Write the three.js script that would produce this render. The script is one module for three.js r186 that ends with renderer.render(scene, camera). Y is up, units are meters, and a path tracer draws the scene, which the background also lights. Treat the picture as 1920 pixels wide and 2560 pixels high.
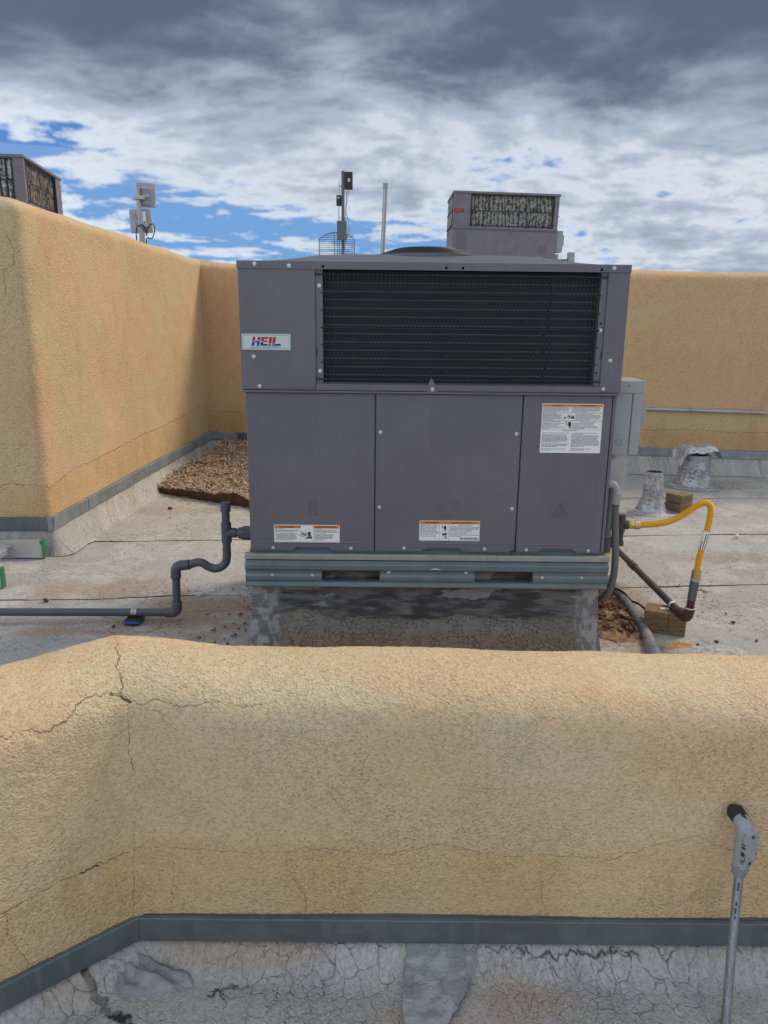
import * as THREE from 'three';
import { mergeGeometries } from 'three/addons/utils/BufferGeometryUtils.js';
import { RoundedBoxGeometry } from 'three/addons/geometries/RoundedBoxGeometry.js';

// ------------------------------------------------------------------ camera, sky, sun, exposure
const scene = new THREE.Scene();
const camera = new THREE.PerspectiveCamera(67.51, 0.75, 0.05, 3000);
camera.position.set(-0.166, 1.163, 2.513);
camera.rotation.order = 'YXZ';
camera.rotation.set(-14.5 * Math.PI / 180, -0.387 * Math.PI / 180, 0.636 * Math.PI / 180);
const renderer = new THREE.WebGLRenderer({ antialias: true });
renderer.toneMapping = THREE.LinearToneMapping;
renderer.toneMappingExposure = 1.5;
renderer.shadowMap.enabled = true;
const SUN = new THREE.Vector3(0.62, 0.68, -0.36).normalize();
const sun = new THREE.DirectionalLight(0xffe9cc, 1.45);
sun.position.copy(SUN).multiplyScalar(30);
sun.castShadow = true;
sun.shadow.radius = 34;
sun.shadow.mapSize.set(2048, 2048);
Object.assign(sun.shadow.camera, { left: -12, right: 12, top: 12, bottom: -12, near: 1, far: 80 });
scene.add(sun); scene.add(sun.target);

// ------------------------------------------------------------------ numbers, noise
function rng(seed) { let a = seed >>> 0; return () => { a = (a + 0x6D2B79F5) | 0; let t = Math.imul(a ^ (a >>> 15), 1 | a); t = (t + Math.imul(t ^ (t >>> 7), 61 | t)) ^ t; return ((t ^ (t >>> 14)) >>> 0) / 4294967296; }; }
const NT = new Float32Array(65536), NP = rng(77); for (let i = 0; i < 65536; i++) NT[i] = NP();
function lat(xi, yi) { let h = Math.imul(xi, 374761393) + Math.imul(yi, 668265263) | 0; h = Math.imul(h ^ (h >>> 13), 1274126177); return NT[(h >>> 14) & 65535]; }
function vn(x, y) {                                    // value noise 0..1
  const xi = Math.floor(x), yi = Math.floor(y); let fx = x - xi, fy = y - yi;
  fx = fx * fx * (3 - 2 * fx); fy = fy * fy * (3 - 2 * fy);
  const a = lat(xi, yi), b = lat(xi + 1, yi), c = lat(xi, yi + 1), d = lat(xi + 1, yi + 1);
  return (a + (b - a) * fx) * (1 - fy) + (c + (d - c) * fx) * fy;
}
function fbm(x, y, o = 4, g = 0.5) { let s = 0, a = 1, n = 0; for (let i = 0; i < o; i++) { s += a * vn(x, y); n += a; a *= g; x = x * 2.03 + 17.3; y = y * 2.03 + 9.7; } return s / n; }
const sst = (a, b, x) => { const t = Math.min(1, Math.max(0, (x - a) / (b - a))); return t * t * (3 - 2 * t); };
const mix = (a, b, t) => a + (b - a) * t;
const mix3 = (a, b, t) => [a[0] + (b[0] - a[0]) * t, a[1] + (b[1] - a[1]) * t, a[2] + (b[2] - a[2]) * t];
const clamp = (x, a = 0, b = 1) => Math.min(b, Math.max(a, x));
const S8 = new Uint8Array(4097); for (let i = 0; i <= 4096; i++) { const l = i / 4096; S8[i] = Math.round(255 * (l <= 0.0031308 ? 12.92 * l : 1.055 * Math.pow(l, 1 / 2.4) - 0.055)); }
const toS = (l) => S8[Math.round(clamp(l) * 4096)];
function interp(tab, x) { if (x <= tab[0][0]) return tab[0][1]; for (let i = 1; i < tab.length; i++) if (x <= tab[i][0]) { const t = (x - tab[i - 1][0]) / (tab[i][0] - tab[i - 1][0]); return mix(tab[i - 1][1], tab[i][1], t * t * (3 - 2 * t)); } return tab[tab.length - 1][1]; }

// ------------------------------------------------------------------ sky: broken bright cloud with a dark bank, blue gaps low down
{
  const W = 4096, H = 2048, data = new Float32Array(W * H * 4);
  for (let j = 0; j < H; j++) {
    const el = ((j + 0.5) / H - 0.5) * Math.PI, dy = Math.sin(el), cz = Math.cos(el);
    for (let i = 0; i < W; i++) {
      const k = (j * W + i) * 4; data[k + 3] = 1;
      if (dy < -0.01) { data[k] = 0.26; data[k + 1] = 0.25; data[k + 2] = 0.24; continue; }
      const a = ((i + 0.5) / W - 0.5) * 2 * Math.PI, dx = cz * Math.cos(a), dz = cz * Math.sin(a), h = Math.max(0, dy) + 0.15;
      const px = dx / h, pz = dz / h;
      // blue air
      const t = Math.pow(1 - Math.max(0, dy), 6);
      let r = mix(0.065, 0.26, t * t * t), g = mix(0.155, 0.385, t * t), b = mix(0.35, 0.52, t);
      // a layer of cloud seen from below: bright where thin, blue-grey where thick, blue air in the gaps
      const wx = (fbm(px * 0.9 + 31.1, pz * 0.9 + 4.7, 3) - 0.5) * 0.45, wz = (fbm(px * 0.9 + 71.9, pz * 0.9 + 12.3, 3) - 0.5) * 0.45, qx = px + wx, qz = pz + wz;
      const big = fbm(qx * 0.8 + 11.4, qz * 0.8 + 2.3, 3), mid = fbm(qx * 2.4 + 40.2, qz * 2.6 + 21.0, 4, 0.52), puff = fbm(qx * 7.5 + 7.7, qz * 8.5 + 33.3, 6, 0.62), soft = fbm(qx * 1.5 + 17.7, qz * 1.7 + 3.3, 4, 0.5);
      // the thick bank lies in a long band across the sky
      const f = pz + 2.60 + 0.20 * px + (fbm(qx * 1.4 + 3.3, qz * 1.4 + 8.8, 5, 0.5) - 0.5) * 1.05;
      const bank = sst(-0.45, 0.75, f) * (1 - sst(1.15, 2.0, f + (fbm(qx * 0.8 + 55, qz * 0.8 + 3, 3) - 0.5) * 0.9)) * sst(0.165, 0.245, dy);
      // gaps open low on the side away from the sun
      const gap = sst(0.05, -0.9, px) * sst(-2.45, -2.85, pz) * sst(-3.9, -3.3, pz) * 0.105 + sst(-3.1, -4.2, pz) * 0.10 * sst(1.7, 0.3, px);
      const calm = 1 - 0.62 * bank, t0 = (big - 0.5) * 0.24 + (mid - 0.5) * 0.36 * calm + (puff - 0.5) * 0.42 * calm + 0.158 - gap + bank * 0.40;
      const cover = 1 - Math.exp(-Math.max(0, t0) * 15), th = clamp((t0 - 0.02) * 1.1 + (soft - 0.5) * 0.34 * bank);
      let col = th < 0.24 ? mix3([0.56, 0.58, 0.60], [0.30, 0.35, 0.425], sst(0.04, 0.26, th)) : mix3([0.30, 0.35, 0.425], [0.072, 0.096, 0.146], sst(0.20, 0.60, th));
      const sd = dx * SUN.x + dy * SUN.y + dz * SUN.z, opp = 1 + 0.95 * sst(0.45, -0.55, sd), warm = sst(0.50, 0.98, sd) * (1 - sst(0.05, 0.35, th));  // extra brightness put into cloud opposite the sun, to light the front faces
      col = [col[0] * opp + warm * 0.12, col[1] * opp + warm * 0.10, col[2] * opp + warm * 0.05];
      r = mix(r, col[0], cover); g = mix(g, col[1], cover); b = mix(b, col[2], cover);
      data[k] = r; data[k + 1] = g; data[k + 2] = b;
    }
  }
  const t = new THREE.DataTexture(data, W, H, THREE.RGBAFormat, THREE.FloatType);
  t.mapping = THREE.EquirectangularReflectionMapping; t.magFilter = THREE.LinearFilter; t.minFilter = THREE.LinearFilter; t.colorSpace = THREE.LinearSRGBColorSpace; t.needsUpdate = true;
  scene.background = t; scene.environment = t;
}

// ------------------------------------------------------------------ helpers
const taken = {};
function numbered(n) { if (!(n in taken)) { taken[n] = 0; return n; } taken[n]++; return n + '_' + String(taken[n]).padStart(3, '0'); }
function mesh(name, geo, mat, parent = null) { const m = new THREE.Mesh(geo, mat); m.name = parent ? name : numbered(name); m.castShadow = m.receiveShadow = true; (parent || scene).add(m); return m; }
function thing(name, label, category, pos = [0, 0, 0], group) { const g = new THREE.Group(); g.name = numbered(name); g.position.set(...pos); g.userData = { label, category, kind: 'thing' }; if (group) g.userData.group = group; scene.add(g); return g; }
function tag(o, label, category, group) { o.userData.label = label; o.userData.category = category; if (group) o.userData.group = group; return o; }
function structure(o, label) { o.userData.kind = 'structure'; if (label) o.userData.label = label; return o; }
const V = (x, y, z) => new THREE.Vector3(x, y, z);
function box(x0, x1, y0, y1, z0, z1, r = 0) {
  const w = x1 - x0, h = y1 - y0, d = z1 - z0, g = r > 0 ? new RoundedBoxGeometry(w, h, d, 2, Math.min(r, w / 2.01, h / 2.01, d / 2.01)) : new THREE.BoxGeometry(w, h, d);
  g.translate((x0 + x1) / 2, (y0 + y1) / 2, (z0 + z1) / 2); return g;
}
function cyl(a, b, r0, r1 = r0, n = 20, open = false) {
  const A = a.isVector3 ? a : V(...a), B = b.isVector3 ? b : V(...b), d = B.clone().sub(A), g = new THREE.CylinderGeometry(r1, r0, d.length(), n, 1, open);
  g.applyQuaternion(new THREE.Quaternion().setFromUnitVectors(V(0, 1, 0), d.clone().normalize())); g.translate((A.x + B.x) / 2, (A.y + B.y) / 2, (A.z + B.z) / 2); return g;
}
function merged(list) { return mergeGeometries(list.map((g) => { const c = g.index ? g.toNonIndexed() : g.clone(); for (const k of Object.keys(c.attributes)) if (!['position', 'normal', 'uv'].includes(k)) c.deleteAttribute(k); return c; })); }
// a polyline with rounded corners, as a dense list of points
function bendLine(pts, r, step = 0.006) {
  const P = pts.map((p) => (p.isVector3 ? p : V(...p))), out = [];
  const line = (a, b) => { const n = Math.max(1, Math.ceil(a.distanceTo(b) / step)); for (let i = 0; i < n; i++) out.push(a.clone().lerp(b, i / n)); };
  let cur = P[0];
  for (let i = 1; i < P.length - 1; i++) {
    const u = P[i - 1].clone().sub(P[i]).normalize(), v = P[i + 1].clone().sub(P[i]).normalize(), k = Math.min(Array.isArray(r) ? r[i - 1] : r, P[i].distanceTo(P[i - 1]) * 0.49, P[i].distanceTo(P[i + 1]) * 0.49);
    const a = P[i].clone().addScaledVector(u, k), b = P[i].clone().addScaledVector(v, k); line(cur, a);
    for (let j = 0; j < 10; j++) { const t = j / 10; out.push(a.clone().multiplyScalar((1 - t) * (1 - t)).addScaledVector(P[i], 2 * t * (1 - t)).addScaledVector(b, t * t)); } cur = b;
  }
  line(cur, P[P.length - 1]); out.push(P[P.length - 1].clone()); return out;
}
const spline = (pts, n) => new THREE.CatmullRomCurve3(pts.map((p) => V(...p)), false, 'centripetal').getSpacedPoints(n);
// sweep a circle along points; radius may depend on the length run so far
function sweep(P, rad, n = 12, caps = true) {
  const pos = [], uv = [], idx = []; let L = 0, T0 = P[1].clone().sub(P[0]).normalize(), N = Math.abs(T0.y) < 0.9 ? V(0, 1, 0) : V(1, 0, 0); N.addScaledVector(T0, -N.dot(T0)).normalize();
  for (let i = 0; i < P.length; i++) {
    const T = (i < P.length - 1 ? P[i + 1].clone().sub(P[Math.max(0, i - 1)]) : P[i].clone().sub(P[i - 1])).normalize(); if (i) L += P[i].distanceTo(P[i - 1]);
    N.addScaledVector(T, -N.dot(T)).normalize(); const Bn = T.clone().cross(N), r = typeof rad === 'function' ? rad(L, i / (P.length - 1)) : rad;
    for (let j = 0; j <= n; j++) { const a = (j / n) * 2 * Math.PI, c = Math.cos(a) * r, s = Math.sin(a) * r; pos.push(P[i].x + N.x * c + Bn.x * s, P[i].y + N.y * c + Bn.y * s, P[i].z + N.z * c + Bn.z * s); uv.push(j / n * 2 * Math.PI * r, L); }
  }
  for (let i = 0; i < P.length - 1; i++) for (let j = 0; j < n; j++) { const a = i * (n + 1) + j, b = a + n + 1; idx.push(a, a + 1, b, b, a + 1, b + 1); }
  if (caps) for (const e of [0, P.length - 1]) { const c = pos.length / 3; pos.push(P[e].x, P[e].y, P[e].z); uv.push(0, 0); for (let j = 0; j < n; j++) { const a = e * (n + 1) + j; idx.push(c, e ? a : a + 1, e ? a + 1 : a); } }
  const g = new THREE.BufferGeometry(); g.setAttribute('position', new THREE.Float32BufferAttribute(pos, 3)); g.setAttribute('uv', new THREE.Float32BufferAttribute(uv, 2)); g.setIndex(idx); g.computeVertexNormals(); return g;
}
// a grid surface from a function (u,v in 0..1) -> [x,y,z,U,V]; keep(u,v) leaves cells out
function grid(nu, nv, fn, keep) {
  const pos = [], uv = [], idx = [];
  for (let j = 0; j <= nv; j++) for (let i = 0; i <= nu; i++) { const q = fn(i / nu, j / nv); pos.push(q[0], q[1], q[2]); uv.push(q[3] ?? i / nu, q[4] ?? j / nv); }
  for (let j = 0; j < nv; j++) for (let i = 0; i < nu; i++) { if (keep && !keep((i + 0.5) / nu, (j + 0.5) / nv)) continue; const a = j * (nu + 1) + i, b = a + nu + 1; idx.push(a, a + 1, b, b, a + 1, b + 1); }
  const g = new THREE.BufferGeometry(); g.setAttribute('position', new THREE.Float32BufferAttribute(pos, 3)); g.setAttribute('uv', new THREE.Float32BufferAttribute(uv, 2)); g.setIndex(idx); g.computeVertexNormals(); return g;
}
function planar(geo, ax, ay, sx, sy, ox = 0, oy = 0) { const p = geo.attributes.position, uv = new Float32Array(p.count * 2), q = [0, 0, 0]; for (let i = 0; i < p.count; i++) { q[0] = p.getX(i); q[1] = p.getY(i); q[2] = p.getZ(i); uv[2 * i] = (q[ax] - ox) / sx; uv[2 * i + 1] = (q[ay] - oy) / sy; } geo.setAttribute('uv', new THREE.BufferAttribute(uv, 2)); return geo; }

// ------------------------------------------------------------------ textures and materials
function maps(W, H, fn) {                              // fn(i,j) -> [r,g,b linear, height 0..1, roughness]
  const c = new Uint8Array(W * H * 4), b = new Uint8Array(W * H * 4);
  for (let j = 0; j < H; j++) for (let i = 0; i < W; i++) { const q = fn(i, j), k = (j * W + i) * 4; c[k] = toS(q[0]); c[k + 1] = toS(q[1]); c[k + 2] = toS(q[2]); c[k + 3] = 255; b[k] = b[k + 1] = b[k + 2] = Math.round(255 * clamp(q[3])); b[k + 3] = 255; }
  const mk = (d, s) => { const t = new THREE.DataTexture(d, W, H, THREE.RGBAFormat); t.wrapS = t.wrapT = THREE.MirroredRepeatWrapping; t.magFilter = THREE.LinearFilter; t.minFilter = THREE.LinearMipmapLinearFilter; t.generateMipmaps = true; if (s) t.colorSpace = THREE.SRGBColorSpace; t.needsUpdate = true; return t; };
  return { map: mk(c, true), bumpMap: mk(b, false) };
}
// stamp cracks (lists of points in metres) into a mask
function crackMask(W, H, wm, hm, lines, seed = 5) {
  const m = new Float32Array(W * H), R = rng(seed), sx = W / wm, sy = H / hm;
  for (const { p, w = 0.0016, k = 1, jag = 0.004 } of lines) for (let s = 0; s < p.length - 1; s++) {
    const [x0, y0] = p[s], [x1, y1] = p[s + 1], L = Math.hypot(x1 - x0, y1 - y0), n = Math.max(2, Math.ceil(L / 0.0008)), nx = -(y1 - y0) / L, ny = (x1 - x0) / L, o = R() * 100;
    for (let i = 0; i <= n; i++) {
      const t = i / n, j = ((fbm(o + t * L * 45, 3.1, 4, 0.65) - 0.5) * 3.2 * jag + (vn(o + t * L * 300, 9.2) - 0.5) * jag * 0.6) * Math.min(1, 6 * t, 6 * (1 - t)), x = (x0 + (x1 - x0) * t + nx * j) * sx, y = (y0 + (y1 - y0) * t + ny * j) * sy;
      const ww = w * 0.62 * (0.35 + 1.1 * vn(o + t * L * 45, 7.7)), rx = ww * sx, ry = ww * sy, kk = k * sst(0.1, 0.45, vn(o + t * L * 30, 1.7) + 0.2);
      for (let yy = Math.floor(y - ry - 1); yy <= y + ry + 1; yy++) for (let xx = Math.floor(x - rx - 1); xx <= x + rx + 1; xx++) { if (xx < 0 || yy < 0 || xx >= W || yy >= H) continue; const d = Math.hypot((xx - x) / sx, (yy - y) / sy) / ww, q = kk * sst(1.25, 0.55, d); if (q > m[yy * W + xx]) m[yy * W + xx] = q; }
    }
  }
  return m;
}
// hand-trowelled stucco: sandy flecks, washed patches, an ochre coat below the crack line
function stucco(W, H, wm, hm, { cracks = [], band = null, seed = 0, tanA, tanB, pale, ochre, patches = [], fleck = 1 }) {
  const cm = crackMask(W, H, wm, hm, cracks, seed + 3);
  return maps(W, H, (i, j) => {
    const x = i / W * wm, y = j / H * hm, X = x + seed * 13.7, Y = y + seed * 5.1;
    const n1 = fbm(X * 1.6, Y * 1.6, 4), n2 = fbm(X * 5 + 9, Y * 3.2 + 2, 4), n3 = fbm(X * 22, Y * 22, 3), g = vn(X * 420, Y * 420), g2 = fbm(X * 95, Y * 170, 3, 0.6);
    let c = mix3(tanA, tanB, sst(0.35, 0.65, n1 * 0.6 + n2 * 0.4));
    c = mix3(c, pale, 0.85 * sst(0.53, 0.68, fbm(X * 2.1 + 44, Y * 2.4 + 8, 4) + (n3 - 0.5) * 0.18));
    for (const [cx, cy, rx, ry, k, cc] of patches) { const d = Math.hypot((x - cx) / rx, (y - cy) / ry) + (n2 - 0.5) * 1.1 + (n3 - 0.5) * 0.35; c = mix3(c, cc || pale, k * sst(1.0, 0.55, d)); }
    if (band) { const yb = interp(band, x) + (n3 - 0.5) * 0.03; c = mix3(c, ochre, 0.62 * sst(0.025, -0.02, y - yb) * (0.5 + 0.5 * sst(0.35, 0.6, n2))); }
    const run = sst(0.62, 0.80, fbm(X * 7 + 70, Y * 2.1 + 5, 4)); c = mix3(c, [c[0] * 0.88, c[1] * 0.83, c[2] * 0.76], run * 0.5);
    // sand grains of uneven size stand proud, a few have fallen out and leave darker pits
    const [e1, id1] = cells(X + (g - 0.5) * 0.003, Y + (n3 - 0.5) * 0.004, 235), [e2, id2] = cells(X * 0.8 + 5, Y + 3 + (g - 0.5) * 0.003, 330), r1 = NT[(id1 * 7 + 11) & 65535], r2 = NT[(id2 * 5 + 3) & 65535];
    const fl = fbm(X * 165 + 3, Y * 240, 2, 0.6), rough = 0.62 + 0.38 * sst(0.40, 0.58, fbm(X * 5 + 30, Y * 5 + 3, 3)), g1 = sst(0.40, 0.85, r1) * sst(0.02, 0.35, e1) * rough, hole = sst(0.19, 0.05, r1) * sst(0.05, 0.3, e1) * rough * fleck, g3 = r2 * sst(0.0, 0.3, e2);
    const q = cm[j * W + i], pit = sst(0.975, 0.99, vn(X * 60 + 3, Y * 60)) * 0.6;
    const k = (0.90 + 0.17 * r2) * (0.96 + 0.08 * n3) * (1 + 0.12 * g1) * (1 - 0.24 * hole) * (1 - 0.15 * sst(0.56, 0.74, fl)) * (1 + 0.07 * sst(0.44, 0.28, fl)) * (1 - 0.86 * q) * (1 - 0.4 * pit);
    return [c[0] * k, c[1] * k * (1 - 0.03 * hole), c[2] * k * (1 - 0.10 * hole), 0.22 + 0.42 * g1 + 0.18 * g3 + 0.14 * n3 + 0.16 * (1 - fl) - 0.15 * hole - 0.45 * q - 0.12 * pit];
  });
}
const std = (o) => new THREE.MeshStandardMaterial(o);
const lin = (r, g, b) => new THREE.Color().setRGB(r, g, b);
const PAINT = lin(0.138, 0.132, 0.162);
function grain(seed, amp, scale, wm = 0.6, n = 512) { return maps(n, n, (i, j) => { const x = i / n * wm * scale + seed, y = j / n * wm * scale, v = fbm(x, y, 4), f = vn(x * 9, y * 9), k = 1 + amp * ((v - 0.5) * 1.6 + (f - 0.5) * 0.5); return [0.8 * k, 0.8 * k, 0.8 * k, 0.5 * f + 0.5 * v]; }); }
const worn = maps(1024, 128, (i, j) => { const x = i / 1024 * 2.4, y = j / 128 * 0.3, n = fbm(x * 7, y * 7, 4), f = fbm(x * 40, y * 90, 3), st = sst(0.62, 0.72, fbm(x * 16 + 3, y * 22 + 7, 4)) * 0.6, sc = sst(0.70, 0.76, fbm(x * 50 + 9, y * 12, 3)) * 0.5; let c = mix3([0.66, 0.68, 0.70], [0.86, 0.86, 0.86], sst(0.35, 0.65, n * 0.7 + f * 0.3)); c = mix3(c, [1.0, 0.95, 0.86], Math.max(st, sc)); return [c[0], c[1], c[2], n]; });
const paintGrain = grain(3, 0.15, 7), metalGrain = grain(9, 0.22, 14), rustGrain = grain(21, 0.5, 26);
function tinted(col, tx, o) { return std({ color: col.clone().multiplyScalar(1 / 0.8), map: tx.map, ...o }); }
const M = {
  paint: tinted(PAINT, paintGrain, { roughness: 0.42, bumpMap: paintGrain.bumpMap, bumpScale: 0.0003 }),
  oldPaint: tinted(lin(0.20, 0.185, 0.205), metalGrain, { roughness: 0.7 }),
  black: std({ color: lin(0.014, 0.015, 0.02), roughness: 0.5 }),
  blackPlastic: std({ color: lin(0.022, 0.023, 0.028), roughness: 0.55 }),
  coil: tinted(lin(0.020, 0.025, 0.033), metalGrain, { roughness: 0.55, metalness: 0.3 }),
  tube: tinted(lin(0.10, 0.105, 0.112), metalGrain, { roughness: 0.42, metalness: 0.2 }),
  screw: std({ color: lin(0.62, 0.63, 0.65), roughness: 0.38, metalness: 0.75 }),
  rail: tinted(lin(0.135, 0.185, 0.20), metalGrain, { roughness: 0.38, metalness: 0.25 }),
  railLip: tinted(lin(0.36, 0.385, 0.385), metalGrain, { roughness: 0.42, metalness: 0.55 }),
  flashing: tinted(lin(0.140, 0.163, 0.180), worn, { roughness: 0.5, metalness: 0.4 }),
  flashingPale: tinted(lin(0.29, 0.32, 0.34), worn, { roughness: 0.5, metalness: 0.4 }),
  galv: tinted(lin(0.42, 0.44, 0.45), metalGrain, { roughness: 0.45, metalness: 0.6 }),
  box: tinted(lin(0.345, 0.375, 0.385), paintGrain, { roughness: 0.5 }),
  pvc: tinted(lin(0.082, 0.089, 0.112), paintGrain, { roughness: 0.5 }),
  conduitGrey: tinted(lin(0.14, 0.15, 0.15), metalGrain, { roughness: 0.6 }),
  pvcPale: tinted(lin(0.34, 0.35, 0.37), paintGrain, { roughness: 0.5 }),
  yellow: std({ color: lin(0.80, 0.42, 0.025), roughness: 0.42 }),
  brass: std({ color: lin(0.62, 0.46, 0.20), roughness: 0.36, metalness: 0.85 }),
  lime: std({ color: lin(0.60, 0.75, 0.06), roughness: 0.6 }),
  iron: tinted(lin(0.075, 0.066, 0.06), rustGrain, { roughness: 0.7, metalness: 0.2 }),
  primer: tinted(lin(0.062, 0.026, 0.022), rustGrain, { roughness: 0.65 }),
  valve: tinted(lin(0.14, 0.15, 0.155), metalGrain, { roughness: 0.5, metalness: 0.5 }),
  white: std({ color: lin(0.75, 0.75, 0.73), roughness: 0.6 }),
  cream: std({ color: lin(0.68, 0.65, 0.55), roughness: 0.6 }),
  blue: std({ color: lin(0.02, 0.13, 0.42), roughness: 0.45 }),
  aluminium: tinted(lin(0.60, 0.60, 0.60), metalGrain, { roughness: 0.4, metalness: 0.65 }),
  green: tinted(lin(0.03, 0.21, 0.08), paintGrain, { roughness: 0.5 }),
  antenna: tinted(lin(0.46, 0.46, 0.50), paintGrain, { roughness: 0.5 }),
  wire: std({ color: lin(0.16, 0.21, 0.25), roughness: 0.5, metalness: 0.4 }),
  bitumen: tinted(lin(0.05, 0.048, 0.048), rustGrain, { roughness: 0.75 }),
};
M.tube.bumpMap = metalGrain.bumpMap; M.tube.bumpScale = 0.0004;
// weathered galvanised patina keeps the metre as its unit: 0.6 m a tile
for (const t of [paintGrain, metalGrain, rustGrain]) for (const k of ['map', 'bumpMap']) { t[k].wrapS = t[k].wrapT = THREE.RepeatWrapping; }

// ------------------------------------------------------------------ stucco walls
// path: plan points of the visible face; the wall's body lies to `side` of it. h(u): height of the crown
function wallSweep(name, parent, mat, path, { thick, side, fillet = [], h, yFront, yBack, crown, size, off = [0, 0], step = 0.02, amp = 1, seed = 0 }) {
  const P = path.map((p) => new THREE.Vector2(...p)), n = P.length, nrm = [];
  for (let i = 0; i < n - 1; i++) { const d = P[i + 1].clone().sub(P[i]).normalize(); nrm.push(new THREE.Vector2(-d.y, d.x).multiplyScalar(side)); }
  const Wn = P.map((p, i) => { if (i === 0) return p.clone().addScaledVector(nrm[0], thick); if (i === n - 1) return p.clone().addScaledVector(nrm[n - 2], thick); const a = nrm[i - 1], b = nrm[i], m = a.clone().add(b).normalize(); return p.clone().addScaledVector(m, thick / m.dot(a)); });
  const st = []; let u = 0;
  for (let i = 0; i < n - 1; i++) {
    const L = P[i].distanceTo(P[i + 1]), d = P[i + 1].clone().sub(P[i]).normalize(), f0 = i ? fillet[i - 1] || 0 : 0, f1 = i < n - 2 ? fillet[i] || 0 : 0, k = Math.max(2, Math.ceil((L - f0 - f1) / step));
    for (let s = 0; s <= k; s++) { const q = f0 + (L - f0 - f1) * s / k; st.push([P[i].clone().addScaledVector(d, q), Wn[i].clone().lerp(Wn[i + 1], s / k), u + q]); }
    if (f1) { const e = P[i + 2].clone().sub(P[i + 1]).normalize(), A = P[i + 1].clone().addScaledVector(d, -f1), B = P[i + 1].clone().addScaledVector(e, f1); for (let s = 1; s < 8; s++) { const t = s / 8; st.push([A.clone().multiplyScalar((1 - t) * (1 - t)).addScaledVector(P[i + 1], 2 * t * (1 - t)).addScaledVector(B, t * t), Wn[i + 1].clone(), u + L - f1 + 2 * f1 * t]); } }
    u += L;
  }
  const nf = Math.ceil(1.2 / step * 0.9), nc = 26, nb = 12, rows = nf + nc + nb, pos = [], uv = [], idx = [];
  for (const [o, w, uu] of st) {
    const H = h(uu), base = H - crown; let vv = 0, py = 0, pd = 0;
    for (let r = 0; r <= rows; r++) {
      let d, y; if (r <= nf) { d = 0; y = yFront + (base - yFront) * r / nf; } else if (r <= nf + nc) { const a = (r - nf) / nc * Math.PI; d = 0.5 - 0.5 * Math.sign(Math.cos(a)) * Math.pow(Math.abs(Math.cos(a)), 0.9); y = base + crown * Math.pow(Math.sin(a), 0.85); } else { d = 1; y = base - (base - yBack) * (r - nf - nc) / nb; }
      if (r) vv += Math.hypot((d - pd) * thick, y - py); pd = d; py = y;
      const wob = amp * sst(0.02, 0.22, vv) * ((fbm(uu * 2.2 + seed, vv * 2.2, 3) - 0.5) * 0.020 + (fbm(uu * 13 + seed, vv * 13, 3) - 0.5) * 0.004 + (vn(uu * 70 + seed, vv * 70) - 0.5) * 0.0022);
      const dd = d + wob / thick * (r <= nf + nc / 2 ? 1 : -1) * (r < 2 ? 0 : 1), up = (r > nf && r <= nf + nc) ? -wob * 0.8 : 0;
      pos.push(o.x + (w.x - o.x) * dd, y + up, o.y + (w.y - o.y) * dd); uv.push((uu - off[0]) / size[0], (vv - off[1]) / size[1]);
    }
  }
  const m = rows + 1; for (let i = 0; i < st.length - 1; i++) for (let r = 0; r < rows; r++) { const a = i * m + r, b = a + m; idx.push(a, b, a + 1, b, b + 1, a + 1); }
  const g = new THREE.BufferGeometry(); g.setAttribute('position', new THREE.Float32BufferAttribute(pos, 3)); g.setAttribute('uv', new THREE.Float32BufferAttribute(uv, 2)); g.setIndex(idx); g.computeVertexNormals(); return mesh(name, g, mat, parent);
}
// a folded metal strip between two plan points, standing proud of the face towards `out`
function flashingStrip(parent, A, B, y0, hgt, out, mat, proud = 0.012, cutA = 0, cutB = 0) {
  const d = new THREE.Vector2(B[0] - A[0], B[1] - A[1]), L = d.length(); d.normalize(); const o = new THREE.Vector2(-d.y, d.x).multiplyScalar(out);
  const sec = [[0.002, hgt + 0.0015], [proud - 0.002, hgt], [proud, hgt - 0.002], [proud + 0.001, 0.003], [proud, 0], [-0.01, 0.001], [-0.01, hgt + 0.001]];
  const ns = 10, pos = [], uv = [], idx = [], m = sec.length;
  for (let i = 0; i <= ns; i++) { const t = i / ns; for (let k = 0; k <= m; k++) { const [q, y] = sec[k % m], s = t * L + (t === 0 ? cutA * q : t === 1 ? cutB * q : 0), w = (vn(t * 4 + A[0] * 9, k * 0.2) - 0.5) * 0.003; pos.push(A[0] + d.x * s + o.x * (q + w), y0 + y + w, A[1] + d.y * s + o.y * (q + w)); uv.push(s / 2.4 + A[0], (k / m) * 0.9); } }
  for (let i = 0; i < ns; i++) for (let k = 0; k < m; k++) { const a = i * (m + 1) + k, b = a + m + 1; idx.push(a, b, a + 1, b, b + 1, a + 1); }
  for (const e of [0, ns]) for (let k = 1; k < m - 1; k++) idx.push(e * (m + 1), e * (m + 1) + k, e * (m + 1) + k + 1);
  let g = new THREE.BufferGeometry(); g.setAttribute('position', new THREE.Float32BufferAttribute(pos, 3)); g.setAttribute('uv', new THREE.Float32BufferAttribute(uv, 2)); g.setIndex(idx); g = g.toNonIndexed(); g.computeVertexNormals(); return mesh('flashing_strip', g, mat, parent);
}
const TAN_A = [0.665, 0.485, 0.292], TAN_B = [0.615, 0.45, 0.27], PALE = [0.61, 0.495, 0.31], OCHRE = [0.58, 0.38, 0.165];

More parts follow.
